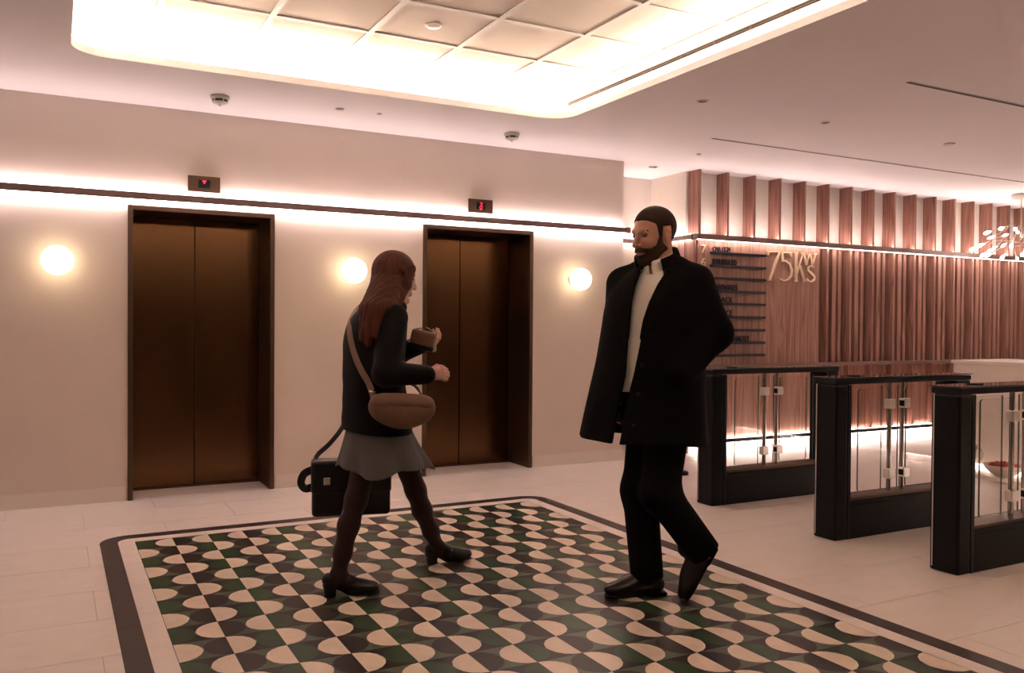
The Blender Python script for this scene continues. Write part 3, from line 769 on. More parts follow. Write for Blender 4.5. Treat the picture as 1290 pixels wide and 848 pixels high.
    def surface(s):
        D = np.pad(s.D, 1, constant_values=.05); h = s.h; org = s.lo-h
        S = D < 0
        c = [S[i:S.shape[0]-1+i, j:S.shape[1]-1+j, k:S.shape[2]-1+k] for i in (0, 1) for j in (0, 1) for k in (0, 1)]
        al = c[0]; an = c[0]
        for t in c[1:]: al = al & t; an = an | t
        act = an & ~al
        I = np.argwhere(act); idx = np.full(act.shape, -1, np.int32); idx[act] = np.arange(len(I))
        acc = np.zeros((len(I), 3)); cnt = np.zeros(len(I))
        off = [(i, j, k) for i in (0, 1) for j in (0, 1) for k in (0, 1)]
        for a in off:
            for ax_ in range(3):
                if a[ax_]: continue
                b = list(a); b[ax_] = 1
                da = D[I[:, 0]+a[0], I[:, 1]+a[1], I[:, 2]+a[2]]; db = D[I[:, 0]+b[0], I[:, 1]+b[1], I[:, 2]+b[2]]
                m = (da < 0) != (db < 0); t = np.where(m, da/np.where(m, da-db, 1), 0)
                for q in range(3): acc[:, q] += np.where(m, a[q]+(t if q == ax_ else 0), 0)
                cnt += m
        V = (I+acc/cnt[:, None])*h+org
        F = []
        for ax_ in range(3):
            o1, o2 = [q for q in range(3) if q != ax_]
            n = np.array(S.shape); n[ax_] -= 1
            s0 = [slice(1, -1)]*3; s0[ax_] = slice(0, -1); s1 = [slice(1, -1)]*3; s1[ax_] = slice(1, None)
            A, B = S[tuple(s0)], S[tuple(s1)]
            E = np.argwhere(A != B); inside = A[tuple(E.T)]
            E = E.copy(); E[:, o1] += 1; E[:, o2] += 1
            def ci(d1, d2):
                q = E.copy(); q[:, o1] += d1; q[:, o2] += d2; return idx[q[:, 0], q[:, 1], q[:, 2]]
            Q = np.stack([ci(-1, -1), ci(0, -1), ci(0, 0), ci(-1, 0)], 1)
            flip = inside if ax_ != 1 else ~inside
            Q[~flip] = Q[~flip][:, ::-1]; F.append(Q)
        F = np.concatenate(F); F = F[(F >= 0).all(1)]
        return V.astype(np.float32), F
def relax(V, F, it=2, lam=.5):
    n = len(V)
    e = np.concatenate([F[:, [0, 1]], F[:, [1, 2]], F[:, [2, 3]], F[:, [3, 0]]])
    for _ in range(it):
        for l in (lam, -lam*1.03):
            A = np.zeros((n, 3)); c = np.bincount(e[:, 0], minlength=n)+np.bincount(e[:, 1], minlength=n)
            for q in range(3): A[:, q] = np.bincount(e[:, 0], V[e[:, 1], q], n)+np.bincount(e[:, 1], V[e[:, 0], q], n)
            V = V+l*(A/np.maximum(c, 1)[:, None]-V)
    return V
def field_obj(name, fld, mats, parent, pick=None, it=2):
    V, F = fld.surface()
    if it: V = relax(V, F, it)
    me = bpy.data.meshes.new(name)
    me.vertices.add(len(V)); me.vertices.foreach_set('co', V.astype(np.float32).ravel())
    me.loops.add(F.size); me.loops.foreach_set('vertex_index', F.astype(np.int32).ravel())
    me.polygons.add(len(F)); me.polygons.foreach_set('loop_start', (np.arange(len(F))*4).astype(np.int32))
    me.polygons.foreach_set('use_smooth', np.ones(len(F), bool))
    for m in ([mats] if isinstance(mats, str) else mats): me.materials.append(MATS[m])
    if pick is not None:
        C = V[F].mean(1); me.polygons.foreach_set('material_index', pick(C).astype(np.int32))
    me.update(); me.validate()
    return link(name, me, parent)
def unit(v): v = np.array(v, float); return v/np.linalg.norm(v)
Z3 = np.array((0, 0, 1.))
def frame(f2, pitch=0):
    """forward, left, up from a horizontal heading and a nod angle"""
    f = unit((f2[0], f2[1], 0)); l = np.cross(Z3, f)
    f_ = f*math.cos(pitch)+Z3*math.sin(pitch); u = np.cross(f_, l)
    return f_, l, u
def head_field(F, c, fr, sc_, k=.012, nose=1.0):
    f, l, u = fr; A = fr
    P = lambda a, b, w_: np.array(c)+sc_*(f*a+l*b+u*w_)
    R = lambda *r: [q*sc_ for q in r]
    F.ell(P(-.012, 0, .038), A, R(.098, .077, .088), k)
    F.ell(P(.028, 0, -.028), A, R(.066, .061, .088), .03)
    for s_ in (-1, 1):
        F.cone(P(-.005, s_*.050, -.045), P(.055, s_*.022, -.100), .022*sc_, .019*sc_, .02)
        F.ell(P(.066, s_*.036, -.022), A, R(.022, .020, .018), .02)
    F.ell(P(.074, 0, -.103), A, R(.020, .024, .017), .018)
    F.cone(P(.080, -.034, .030), P(.080, .034, .030), .0105*sc_, k=.014)
    for s_ in (-1, 1): F.ell(P(.100, s_*.031, .008), A, R(.017, .017, .012), .010, 's')
    for s_ in (-1, 1): F.ell(P(.0775, s_*.031, .009), A, R(.0125, .0125, .011), .003)
    F.cone(P(.090, 0, .016), P(.112*nose, 0, -.028), .0085*sc_, .0115*sc_, .012)
    for s_ in (-1, 1): F.ell(P(.100, s_*.012, -.032), A, R(.010, .008, .007), .006)
    F.ell(P(.089, 0, -.060), A, R(.012, .024, .0055), .006); F.ell(P(.087, 0, -.071), A, R(.012, .021, .0065), .006)
    for s_ in (-1, 1):
        F.ell(P(-.010, s_*.079, -.002), (unit(f*.95+u*.3), l, unit(u*.95-f*.3)), R(.019, .007, .031), .006)
        F.ell(P(-.006, s_*.085, .002), A, R(.009, .004, .016), .004, 's')
    return P
def headpick(P0, fr, sc_, C):
    q = (C-np.array(P0))/sc_; return q@fr[0], q@fr[1], q@fr[2]
def hand_field(F, wrist, d, n, side, curl, sc_=1.0, k=.006):
    """five-fingered hand: d = finger direction, n = palm normal, side = +-1 picks the thumb side"""
    d = unit(d); n = unit(np.array(n)-d*np.dot(n, d)); t = np.cross(d, n)*side; w0 = np.array(wrist, float)
    for j in range(4):
        q = (-.026+.0175*j)*1.0
        kn = w0+sc_*(d*(.088-.004*abs(j-1.4))-t*q*1.0)
        F.cone(w0+sc_*(d*.012-t*q*.55), kn, .0135*sc_, .0105*sc_, .012)
        p = kn; a = 0; ln = (.040, .044, .041, .032)[j]
        dirv = d
        for sgm, L in enumerate((ln, ln*.64, ln*.52)):
            a += curl[sgm]; dirv = d*math.cos(a)+n*math.sin(a)
            p2 = p+sc_*L*dirv; F.cone(p, p2, (.0095, .0086, .0078)[sgm]*sc_, (.0086, .0078, .0068)[sgm]*sc_, k*.5); p = p2
    b = w0+sc_*(d*.022+t*.024); m = b+sc_*(d*.034+t*.022+n*.012); e = m+sc_*(d*.032+t*.000+n*.020); g = e+sc_*(d*.022-t*.008+n*.012)
    F.cone(b, m, .014*sc_, .011*sc_, .012); F.cone(m, e, .0105*sc_, .009*sc_, k); F.cone(e, g, .009*sc_, .0075*sc_, k)

# ------------------------------------------------------------------ the man
OM = (2.061, -2.115, 0.0)
def build_man():
    aT = math.radians(50); f = np.array((-math.cos(aT), -math.sin(aT), 0)); l = np.cross(Z3, f)
    aL = math.radians(14); fl = np.array((-math.cos(aL), -math.sin(aL), 0)); ll = np.cross(Z3, fl)
    HC = np.array((.030, .01, 1.700)); HS = 1.09
    hf = frame((-math.cos(math.radians(32)), -math.sin(math.radians(32))), math.radians(-9))
    hipR, kneeR, ankR = (.035, .07, .90), (-.022, .03, .49), (.012, .0, .085)      # standing leg
    hipL, kneeL, ankL = (.10, -.07, .90), (.055, -.10, .50), (.262, -.085, .225)   # trailing leg
    shL, elL, wrL = (.200, -.118, 1.475), (.285, -.155, 1.245), (.140, -.228, 1.085)
    shR, elR, wrR = (-.095, .120, 1.475), (-.095, .205, 1.19), (-.125, .215, .955)
    tfoot = unit((-.44, -.03, -.86))
    toeL = np.array((.175, -.105, .030))
    # body
    B = Field((-.36, -.36, -.01), (.46, .38, 1.90), .004)
    P = head_field(B, HC, hf, HS, nose=1.02)
    B.cone(P(-.020, 0, -.050), np.array((.068, .01, 1.50)), .062, .066, .03)
    B.loft([.86, 1.0, 1.2, 1.36, 1.46, 1.52], [.055, .04, .04, .05, .06, .065], [0]*6, [.15, .16, .165, .18, .15, .07], [.12, .14, .135, .125, .10, .065], l, f, .03)
    for a, b, c in ((shL, elL, wrL), (shR, elR, wrR)): B.chain([a, b, c], [.052, .042, .030], .03)
    for a, b, c in ((hipR, kneeR, ankR), (hipL, kneeL, ankL)): B.chain([a, b, c], [.078, .054, .040], .04)
    B.cone(hipR, hipL, .09, .09, .05)
    B.chain([ankR, (.045, .004, .052), (-.04, -.016, .044), (-.12, -.035, .034)], [.036, .026, .026, .018], .015)
    hl_ = np.array((.318, -.080, .235)); tl_ = hl_+tfoot*.28+np.array((.0, .0, .018)); dL = unit(tl_-hl_); uL = np.array((-.86, .05, .44)); uL = unit(uL-dL*np.dot(uL, dL))
    B.chain([ankL, hl_+dL*.05+uL*.050, hl_+dL*.13+uL*.044, hl_+dL*.22+uL*.034], [.036, .026, .026, .018], .015)
    hand_field(B, wrR, (-.10, -.02, -1), (.6, -.75, 0), -1, (.35, .45, .35), 1.02)
    hand_field(B, wrL, (-.75, .15, -.55), (.4, .7, -.2), 1, (.3, .4, .3), 1.0)
    def pick(C):
        a, b, c = headpick(HC, hf, HS, C); m = np.zeros(len(C))
        m[(a > .078) & (np.abs(b) < .023) & (c > -.077) & (c < -.055)] = 1
        for s_ in (-1, 1): m[((a-.0775)**2+(b-s_*.031)**2+(c-.009)**2 < .0136**2) & (np.abs(c-.009) < .007)] = 2
        return m
    root = field_obj('person', B, ['skin', 'lip', 'eye_dark'], None, pick)
    root.location = OM; root.rotation_euler.z = -YAW
    tag(root, 'bearded man in long black overcoat and white shirt striding left', 'person', 'people crossing the lobby')
    # hair and beard grow a few millimetres out of the same head
    def shaped(extra, region, k=.004):
        G = Field(P(0, 0, 0)-.2, P(0, 0, 0)+.2, .0033); head_field(G, HC, hf, HS, nose=1.02)
        G.D -= extra
        def reg(X, Y, Z):
            x, y, z = X-HC[0], Y-HC[1], Z-HC[2]
            return region(*[(x*v[0]+y*v[1]+z*v[2])/HS for v in hf])
        G.keep(reg, k); return G
    def hair_reg(a, b, c):
        line = np.interp(a, [-.13, -.075, -.048, -.036, .010, .015, .030, .038, .062, .085, .12], [-.085, -.080, -.060, .036, .036, -.010, -.010, .050, .066, .080, .10]).astype(np.float32)
        line = line-.25*np.maximum(.022-np.abs(b), 0)*(a > .045)
        return line-c
    H = shaped(.0050, hair_reg, .010)
    for s_ in (-1, 1): H.chain([P(.088, s_*.012, .026), P(.084, s_*.032, .033), P(.072, s_*.050, .027)], [.0045, .0055, .003], .002)
    field_obj('hair', H, 'hair_brown', root)
    def beard_reg(a, b, c):
        line = np.interp(a, [-.03, .012, .030, .045, .07, .09, .12], [.03, .010, -.005, -.040, -.050, -.042, -.040]).astype(np.float32)
        amin = np.interp(c, [-.13, -.06, -.035, .03], [-.035, -.012, .012, .014]).astype(np.float32)
        d = np.maximum(c-line, amin-a)
        mouth = .0125-np.sqrt((b/1.9)**2+((c+.066)*1.9)**2+np.maximum(.07-a, 0)**2)
        return np.maximum(d, mouth*1.0)
    field_obj('beard', shaped(.0050, beard_reg, .008), 'hair_brown', root)
    # shirt with collar
    S = Field((-.22, -.26, .96), (.34, .26, 1.68), .005)
    S.loft([.97, 1.1, 1.25, 1.38, 1.47, 1.53], [.01, .015, .03, .045, .055, .062], [0]*6, [.205, .205, .215, .215, .17, .085], [.165, .168, .165, .150, .118, .085], l, f, .02)
    S.keep(lambda X, Y, Z: np.where(Z > 1.0, -1, .97-Z)+0*X+0*Y)
    S.cut(lambda X, Y, Z: np.maximum(np.abs((X-.06)*l[0]+(Y)*l[1])-.02-(Z-1.50)*.25, np.maximum(-((X-.06)*f[0]+Y*f[1]), 1.515-Z)))
    field_obj('shirt', S, 'shirt_white', root)
    # trousers
    dkk = unit(np.array(ankL)-np.array(kneeL))
    Tt = Field((-.24, -.30, .05), (.42, .28, 1.02), .005)
    Tt.loft([.80, .90, 1.0, 1.01], [.065, .06, .05, .05], [0]*4, [.175, .185, .175, .17], [.145, .15, .145, .14], l, f, .03)
    for a, b, c, e in ((hipR, kneeR, ankR, (.012, .0, .075)), (hipL, kneeL, ankL, np.array(ankL)+dkk*.03)):
        Tt.chain([a, b, e], [.105, .084, .077], .05)
    Tt.cone(hipR, hipL, .11, .11, .06)
    Tt.cut(lambda X, Y, Z: Z-.088+0*Y+np.maximum(X-.13, 0)*9)
    dk = unit(np.array(ankL)-np.array(kneeL)); aL2 = np.array(ankL)+dk*.005
    Tt.cut(lambda X, Y, Z: np.maximum(-((X-aL2[0])*dk[0]+(Y-aL2[1])*dk[1]+(Z-aL2[2])*dk[2]), .14-X))
    field_obj('trousers', Tt, 'trouser_black', root)
    # overcoat
    K = Field((-.40, -.42, .66), (.46, .40, 1.70), .0055)
    K.loft([.66, .80, .95, 1.10, 1.25, 1.38, 1.46, 1.52, 1.56], [-.016, -.010, .0, .014, .028, .042, .050, .056, .06], [.0]*9,
           [.330, .312, .292, .275, .265, .258, .235, .165, .10], [.270, .246, .222, .205, .196, .184, .158, .125, .095], l, f, .02,
           wave=lambda th, Z: .030*np.sin(5*th+1.0)*np.clip((1.15-Z)/.5, 0, 1)+.012*np.sin(9*th)*np.clip((1.0-Z)/.3, 0, 1))
    K.chain([shL, elL, np.array(wrL)+(-.02, .0, -.01)], [.083, .077, .066], .035)
    K.chain([shR, elR, wrR], [.083, .072, .062], .035)
    K.cone((.06+.09*l[0], .09*l[1], 1.548), shL, .055, .075, .03); K.cone((.06-.09*l[0], -.09*l[1], 1.548), shR, .055, .075, .03)
    K.shell(.017)
    K.cut(lambda X, Y, Z: Z-.738+.009*np.sin(X*9+Y*6))
    def neck(X, Y, Z):
        u_ = (X-.06)*f[0]+(Y-.01)*f[1]
        return np.maximum(Z*0+np.sqrt((X-.060)**2+(Y-.012)**2)-.080, 1.47-Z)
    K.cut(neck)
    def opening(X, Y, Z):
        cxz = np.interp(Z, [.7, 1.1, 1.5], [-.016, .014, .055]).astype(np.float32)
        v = (X-cxz)*l[0]+Y*l[1]; u_ = (X-cxz)*f[0]+Y*f[1]
        vl = np.interp(Z, [.7, .98, 1.05, 1.3, 1.5, 1.6], [.030, .035, .042, .058, .098, .115]).astype(np.float32)
        vr = np.interp(Z, [.7, .98, 1.05, 1.3, 1.5, 1.6], [-.010, -.005, .0, -.022, -.040, -.05]).astype(np.float32)
        return np.maximum(np.maximum(vr-v, v-vl), .02-u_)
    K.cut(opening, .006)
    # pocket slit welt and cuff fold as shallow grooves
    field_obj('overcoat', K, 'coat_black', root)
    # lapels: folded-back strips along both front edges
    for sgn in (1, -1):
        G = Field((-.26, -.32, 1.18), (.30, .2, 1.62), .005)
        for q in range(24):
            z = 1.22+.31*q/23; t = q/23
            cxz = np.interp(z, [.7, 1.1, 1.5], [-.016, .014, .055]); hfz = np.interp(z, [1.1, 1.25, 1.38, 1.46, 1.52], [.205, .196, .184, .158, .125])
            hlz = np.interp(z, [1.1, 1.25, 1.38, 1.46, 1.52], [.275, .265, .258, .235, .165])
            v0 = np.interp(z, [1.05, 1.3, 1.5], [.055, .060, .098]) if sgn > 0 else np.interp(z, [1.05, 1.3, 1.5], [.0, -.022, -.04])
            wd = .012+.040*math.sin(PI*min(1, t*1.05))**.8
            row = []
            for e in range(9):
                v = v0+sgn*wd*e/8; uu = hfz*math.sqrt(max(.05, 1-(v/hlz)**2))+.001
                row.append(np.array((cxz, 0, z))+f*uu+l*v)
            for e in range(8): G.cone(row[e], row[e+1], .0070, .0070, .006)
            if q:
                for e in range(9): G.cone(prev[e], row[e], .0070, .0070, .006)
            prev = row
        field_obj('lapel', G, 'coat_black', root)
    # collars: open bands standing round the neck, highest at the nape
    def collar(name, m_, r0, r1, z0, zb, zf, gap, th, point=0):
        m = MB(); n = 40; rows = 6; ring = []
        for i in range(n+1):
            a = gap+(2*PI-2*gap)*i/n; c_ = math.cos(a); dirv = f*c_*1.0+l*math.sin(a)
            zt = zf+(zb-zf)*(.5-.5*c_)**.8
            e = min(i, n-i)/n
            zb_ = z0-point*max(0, 1-e*9)
            pr = []
            for k_ in range(rows+1):
                t = k_/rows; r = r0+(r1-r0)*t; pr.append((r, zb_+(zt-zb_)*t))
            pr += [(r+th, z+th*.3*(k2 == 0)) for k2, (r, z) in enumerate(pr[::-1])]
            ring.append([np.array((.060-.022*(z-1.53)/.1, .012, z))+dirv*r for r, z in pr])
        k2 = len(ring[0]); V = [tuple(p) for r_ in ring for p in r_]; F_ = []
        for i in range(n):
            for q in range(k2): F_.append((i*k2+q, i*k2+(q+1) % k2, (i+1)*k2+(q+1) % k2, (i+1)*k2+q))
        F_ += [tuple(range(k2)), tuple(n*k2+q for q in range(k2-1, -1, -1))]
        m.add(V, F_, 0, True); return m.build(name, m_, root, world=False)
    collar('shirt_collar', 'shirt_white', .088, .073, 1.520, 1.640, 1.575, math.radians(6), .005, .030)
    collar('coat_collar', 'coat_black', .120, .093, 1.500, 1.655, 1.565, math.radians(38), .014, .03)
    # buttons on the near front edge and a metal pocket stud
    for z in (1.24, 1.10, .965, .83):
        cxz = np.interp(z, [.7, 1.1, 1.5], [-.016, .014, .055]); hfz = np.interp(z, [.66, .8, .95, 1.1, 1.25], [.27, .246, .222, .205, .196])
        p = np.array((cxz, 0, z))+f*(hfz*.955+.002)+l*.082
        G = Field(p-.03, p+.03, .003); G.ell(p, (f, l, Z3), (.006, .012, .012), .001); field_obj('button', G, 'gate_black', root, it=1)
    # shoes
    def shoe(heel, toe, upv, name):
        heel = np.array(heel, float); toe = np.array(toe, float); d = unit(toe-heel); upv = unit(upv-d*np.dot(upv, d)); sd = np.cross(upv, d)
        L = np.linalg.norm(toe-heel); G = Field(np.minimum(heel, toe)-.14, np.maximum(heel, toe)+.16, .004)
        Q = lambda a, b, c: heel+d*a*L+sd*b+upv*c
        G.ell(Q(.16, 0, .052), (d, sd, upv), (.055, .039, .052), .01)
        G.ell(Q(.45, 0, .050), (d, sd, upv), (.10, .043, .052), .03)
        G.ell(Q(.75, 0, .037), (d, sd, upv), (.080, .048, .036), .03)
        G.cone(Q(.20, 0, .06), Q(.22, 0, .120), .043, .046, .02)
        G.cut(lambda X, Y, Z: ((X-heel[0])*upv[0]+(Y-heel[1])*upv[1]+(Z-heel[2])*upv[2])-.014)
        o = field_obj(name, G, 'leather_black', root)
        G = Field(np.minimum(heel, toe)-.14, np.maximum(heel, toe)+.16, .004)
        for a, b in ((.12, .036), (.3, .034), (.5, .038), (.7, .047), (.86, .040)):
            G.ell(Q(a, 0, .010), (d, sd, upv), (.046, b+.002, .010), .012)
        G.box(Q(.12, 0, .008), (d, sd, upv), (.045, .039, .0085), .006, .006)
        field_obj('sole', G, 'gate_black', o)
        G = Field(Q(.45, 0, .07)-.12, Q(.45, 0, .07)+.12, .0033)
        for q in range(4):
            a = .40+.075*q; G.cone(Q(a, -.02, .098-.011*q), Q(a+.02, .02, .098-.011*q), .0032, .0032, .001)
        field_obj('laces', G, 'gate_black', o, it=0)
        return o
    shoe((.088, .014, .0), (-.190, -.052, .0), Z3, 'shoe')
    shoe(hl_, tl_, uL, 'shoe')
    for p0, p1 in ((np.array(ankR)+(.0, 0, .10), np.array(ankR)+(.028, .004, -.045)), (np.array(ankL)-unit(np.array(ankL)-np.array(kneeL))*.10, hl_+dL*.055+uL*.055)):
        G = Field(np.minimum(p0, p1)-.08, np.maximum(p0, p1)+.08, .005); G.cone(p0, p1, .046, .044); field_obj('sock', G, 'trouser_black', root)
    return root
build_man()

# ------------------------------------------------------------------ the woman
OW = (.970, -1.373, 0.0)
def build_woman():
    aT = math.radians(34); f = np.array((math.cos(aT), math.sin(aT), 0)); l = np.cross(Z3, f)
    HC = np.array((.098, .035, 1.500)); HS = .97
    hf = frame((math.cos(math.radians(28)), math.sin(math.radians(28))), math.radians(-10))
    hipR, kneeR, ankR = (.015, -.062, .80), (-.062, -.130, .440), (-.130, -.205, .098)
    hipL, kneeL, ankL = (.07, .075, .80), (.185, .190, .425), (.290, .330, .092)
    shL, elL, wrL = (-.065, .150, 1.315), (.075, .250, 1.12), (.225, .175, 1.175)
    shR, elR, wrR = (.112, -.128, 1.305), (.088, -.212, 1.045), (.275, -.135, 1.035)
    fr_ = unit((math.cos(math.radians(14)), math.sin(math.radians(14)), 0)); fl_ = unit((math.cos(math.radians(25)), math.sin(math.radians(25)), 0))
    def legs(F, e=0.0):
        for hp, kn, an, ft in ((hipR, kneeR, ankR, fr_), (hipL, kneeL, ankL, fl_)):
            hp, kn, an = [np.array(v, float) for v in (hp, kn, an)]
            bk = -ft
            F.chain([hp, hp*.5+kn*.5, kn], [.070+e, .060+e, .047+e], .03)
            cf = kn*.66+an*.34+bk*.007
            F.chain([kn, cf, kn*.3+an*.7+bk*.004, an], [.0465+e, .0445+e, .036+e, .030+e], .03)
            F.chain([an, an+ft*.06+(0, 0, -.045), an+ft*.125+(0, 0, -.066)], [.032+e, .030+e, .022+e], .02)
            F.cone(an, an-ft*.022+(0, 0, -.03), .030+e, .027+e, .02)
        F.cone(hipR, hipL, .080+e, .080+e, .04)
    B = Field((-.30, -.34, -.01), (.56, .46, 1.70), .004)
    P = head_field(B, HC, hf, HS, nose=.985)
    B.cone(P(-.020, 0, -.050), np.array((.045, .01, 1.35)), .046, .050, .03)
    B.loft([.76, .88, 1.0, 1.15, 1.27, 1.345], [.04, .03, .02, .02, .03, .04], [0, 0, 0, .005, .01, .01], [.125, .125, .115, .13, .13, .07], [.10, .10, .095, .105, .095, .055], l, f, .03)
    for a, b, c in ((shL, elL, wrL), (shR, elR, wrR)): B.chain([a, b, c], [.042, .034, .024], .02)
    legs(B)
    hand_field(B, wrR, (1, .30, .08), (-.25, .75, -.25), 1, (.75, .9, .6), .90)
    hand_field(B, wrL, (.7, -.72, .15), (.1, -.1, .9), 1, (.5, .7, .5), .90)
    def pick(C):
        a, b, c = headpick(HC, hf, HS, C); m = np.zeros(len(C))
        m[(a > .078) & (np.abs(b) < .022) & (c > -.077) & (c < -.055)] = 1
        for s_ in (-1, 1): m[((a-.0775)**2+(b-s_*.031)**2+(c-.009)**2 < .0136**2) & (np.abs(c-.009) < .006)] = 2
        return m
    root = field_obj('person', B, ['skin_pale', 'lip', 'eye_dark'], None, pick)
    root.location = OW; root.rotation_euler.z = -YAW
    tag(root, 'woman with long auburn hair in black jacket and grey skirt walking away right', 'person', 'people crossing the lobby')
    G = Field((-.30, -.34, -.0), (.56, .46, .86), .005); legs(G, .0035); G.keep(lambda X, Y, Z: Z-.78+0*X+0*Y); field_obj('tights', G, 'tights', root)
    jz = [.74, .86, .98, 1.10, 1.22, 1.30, 1.35, 1.385]; jx = [.016, .008, .0, -.002, .004, .018, .034, .042]; jy = [0, 0, 0, 0, .004, .008, .01, .012]
    ja = [.196, .188, .182, .182, .186, .176, .125, .065]; jb = [.168, .156, .146, .143, .143, .128, .100, .062]
    def jack_y(x, z, side=-1):
        cx_, cy_, a_, b_ = [np.interp(z, jz, v) for v in (jx, jy, ja, jb)]
        for y in np.linspace(side*.36, 0, 361):
            dx, dy = x-cx_, y-cy_
            if ((dx*l[0]+dy*l[1])/a_)**2+((dx*f[0]+dy*f[1])/b_)**2 < 1: return y
        return 0
    # long hair: cap over the skull, a fall down the back, parted ends
    G = Field((-.16, -.30, 1.12), (.32, .30, 1.70), .0045)
    G.ell(P(-.018, 0, .036), hf, [q*HS for q in (.112, .094, .104)], .02)
    G.ell(P(-.045, 0, -.05), hf, [q*HS for q in (.075, .100, .10)], .03)
    bk = -f; rtv = -l
    for x0, x1, x2, zb, r0, r1 in ((.030, -.012, -.030, 1.205, .040, .017), (.048, .015, -.002, 1.180, .046, .016), (.066, .040, .026, 1.225, .048, .020), (.084, .064, .054, 1.195, .046, .016), (.100, .088, .080, 1.245, .040, .016), (.055, .030, .012, 1.26, .05, .03)):
        top_ = np.array((x0, P(-.05, 0, 0)[1]-.045, 1.46)); mid = np.array((x1, jack_y(x1, 1.33)-.012, 1.345)); end = np.array((x2, jack_y(x2, zb)-.010, zb))
        G.chain([top_, mid, end], [r0*1.15, r0, r1], .018)
    for s_ in (-1, 1): G.chain([P(.045, s_*.068, .055), P(.028, s_*.086, -.03), P(-.005, s_*.092, -.13)], [.026, .022, .028], .02)
    # keep the face and throat clear
    def facecut(X, Y, Z):
        x, y, z = X-HC[0], Y-HC[1], Z-HC[2]; a, b, c = [(x*v[0]+y*v[1]+z*v[2])/HS for v in hf]
        return np.sqrt(((a-.105)/1.0)**2+(b/1.05)**2+((c+.025)/1.5)**2)-.062
    G.cut(facecut, .01)
    def strands(X, Y, Z):
        v = X*l[0]+Y*l[1]; return .0028*np.sin(v*240+3*np.sin(Z*9))*np.clip((1.56-Z)/.08, 0, 1)+.0016*np.sin(v*610+5*np.sin(Z*6))
    q = G.full(); X, Y, Z = G.grid(q); G.D += strands(X, Y, Z)
    field_obj('hair', G, 'hair_auburn', root, it=1)
    # black scarf at the throat
    G = Field((-.08, -.14, 1.28), (.24, .18, 1.47), .004)
    cc = np.array((.058, .018, 1.352))
    for k_ in range(24):
        a0, a1 = 2*PI*k_/24, 2*PI*(k_+1)/24
        pp = [cc+f*(.064*math.cos(a)+.004)+l*.064*math.sin(a)+Z3*(.012*math.cos(a)+.006*math.sin(3*a)) for a in (a0, a1)]
        G.cone(pp[0], pp[1], .027, .027, .012)
    field_obj('scarf', G, 'jacket_black', root)
    # jacket
    K = Field((-.26, -.30, .72), (.34, .34, 1.46), .005)
    K.loft(jz, jx, jy, ja, jb, l, f, .02, wave=lambda th, Z: .012*np.sin(4*th+Z*30)*np.clip((1.15-Z)/.3, 0, 1)+.010*np.sin(Z*52+2*th)*np.clip((1.05-Z)/.1, 0, 1)*np.clip((Z-.80)/.05, 0, 1))
    K.chain([shL, elL, np.array(wrL)*.96+np.array(elL)*.04], [.066, .056, .044], .03); K.chain([shR, elR, np.array(wrR)*.96+np.array(elR)*.04], [.068, .060, .046], .03)
    K.shell(.014)
    K.cut(lambda X, Y, Z: Z-.752+.0*Y+.010*np.sin(X*11))
    K.cut(lambda X, Y, Z: np.sqrt((X-.05)**2+(Y-.013)**2)-.062+np.maximum(1.345-Z, 0)*4+np.maximum(Z-1.5, 0))
    field_obj('jacket', K, 'jacket_black', root)
    # flared skirt, gently pleated
    G = Field((-.26, -.32, .54), (.36, .34, .82), .0045)
    G.loft([.55, .60, .68, .76, .81], [.052, .046, .032, .022, .018], [0]*5, [.250, .232, .198, .172, .160], [.232, .214, .182, .156, .146], l, f, .0,
           wave=lambda th, Z: (.075*np.sin(7*th+.6)+.025*np.sin(13*th))*np.clip((.80-Z)/.24, 0, 1))
    G.shell(.010)
    G.cut(lambda X, Y, Z: Z-.571+.014*np.sin(X*20+1)+.010*np.sin(Y*17)); G.keep(lambda X, Y, Z: Z-.802+0*X+0*Y)
    field_obj('skirt', G, 'skirt_grey', root)
    # loafers with block heels
    for an, ft in ((ankR, fr_), (ankL, fl_)):
        an = np.array(an, float); g0 = np.array((an[0], an[1], .004 if an is not None else 0)); sd = np.cross(Z3, ft)
        if an[0] > 0: g0[2] = .012
        Q = lambda a, b, c: g0+ft*a+sd*b+Z3*c
        G = Field(g0-(.12, .16, .01), g0+(.24, .16, .16), .0038)
        G.chain([Q(-.045, 0, .078), Q(.03, 0, .066), Q(.105, 0, .034), Q(.160, 0, .030)], [.031, .033, .034, .026], .02)
        G.ell(Q(.115, 0, .030), (ft, sd, Z3), (.072, .040, .028), .02)
        G.cut(lambda X, Y, Z: -(np.maximum(-(Z-g0[2]-np.interp((X-g0[0])*ft[0]+(Y-g0[1])*ft[1], [-.07, -.02, .07, .19], [.060, .054, .008, .008])), -9)) * -1.0 if False else (Z-g0[2])-np.interp((X-g0[0])*ft[0]+(Y-g0[1])*ft[1], [-.08, -.02, .07, .19], [.058, .052, .007, .007]).astype(np.float32))
        G.cut(lambda X, Y, Z: np.maximum(np.sqrt(((X-Q(.0, 0, 0)[0])*ft[0]+(Y-Q(.0, 0, 0)[1])*ft[1])**2+((X-g0[0])*sd[0]+(Y-g0[1])*sd[1])**2*3)-.036, .088+g0[2]-Z))
        o = field_obj('shoe', G, 'leather_black', root)
        G = Field(g0-(.12, .16, .02), g0+(.24, .16, .16), .0038)
        G.chain([Q(-.042, 0, .056), Q(-.036, 0, .030), Q(-.036, 0, .014)], [.030, .026, .024], .01)
        G.box(Q(-.038, 0, .028), (ft, sd, Z3), (.027, .028, .0285), .006, .01)
        field_obj('heel', G, 'leather_black', o)
        G = Field(g0-(.12, .16, .02), g0+(.24, .16, .10), .0038)
        G.ell(Q(.115, 0, .008), (ft, sd, Z3), (.080, .043, .0075), .006); G.cone(Q(.05, 0, .014), Q(-.03, 0, .052), .012, .012, .012)
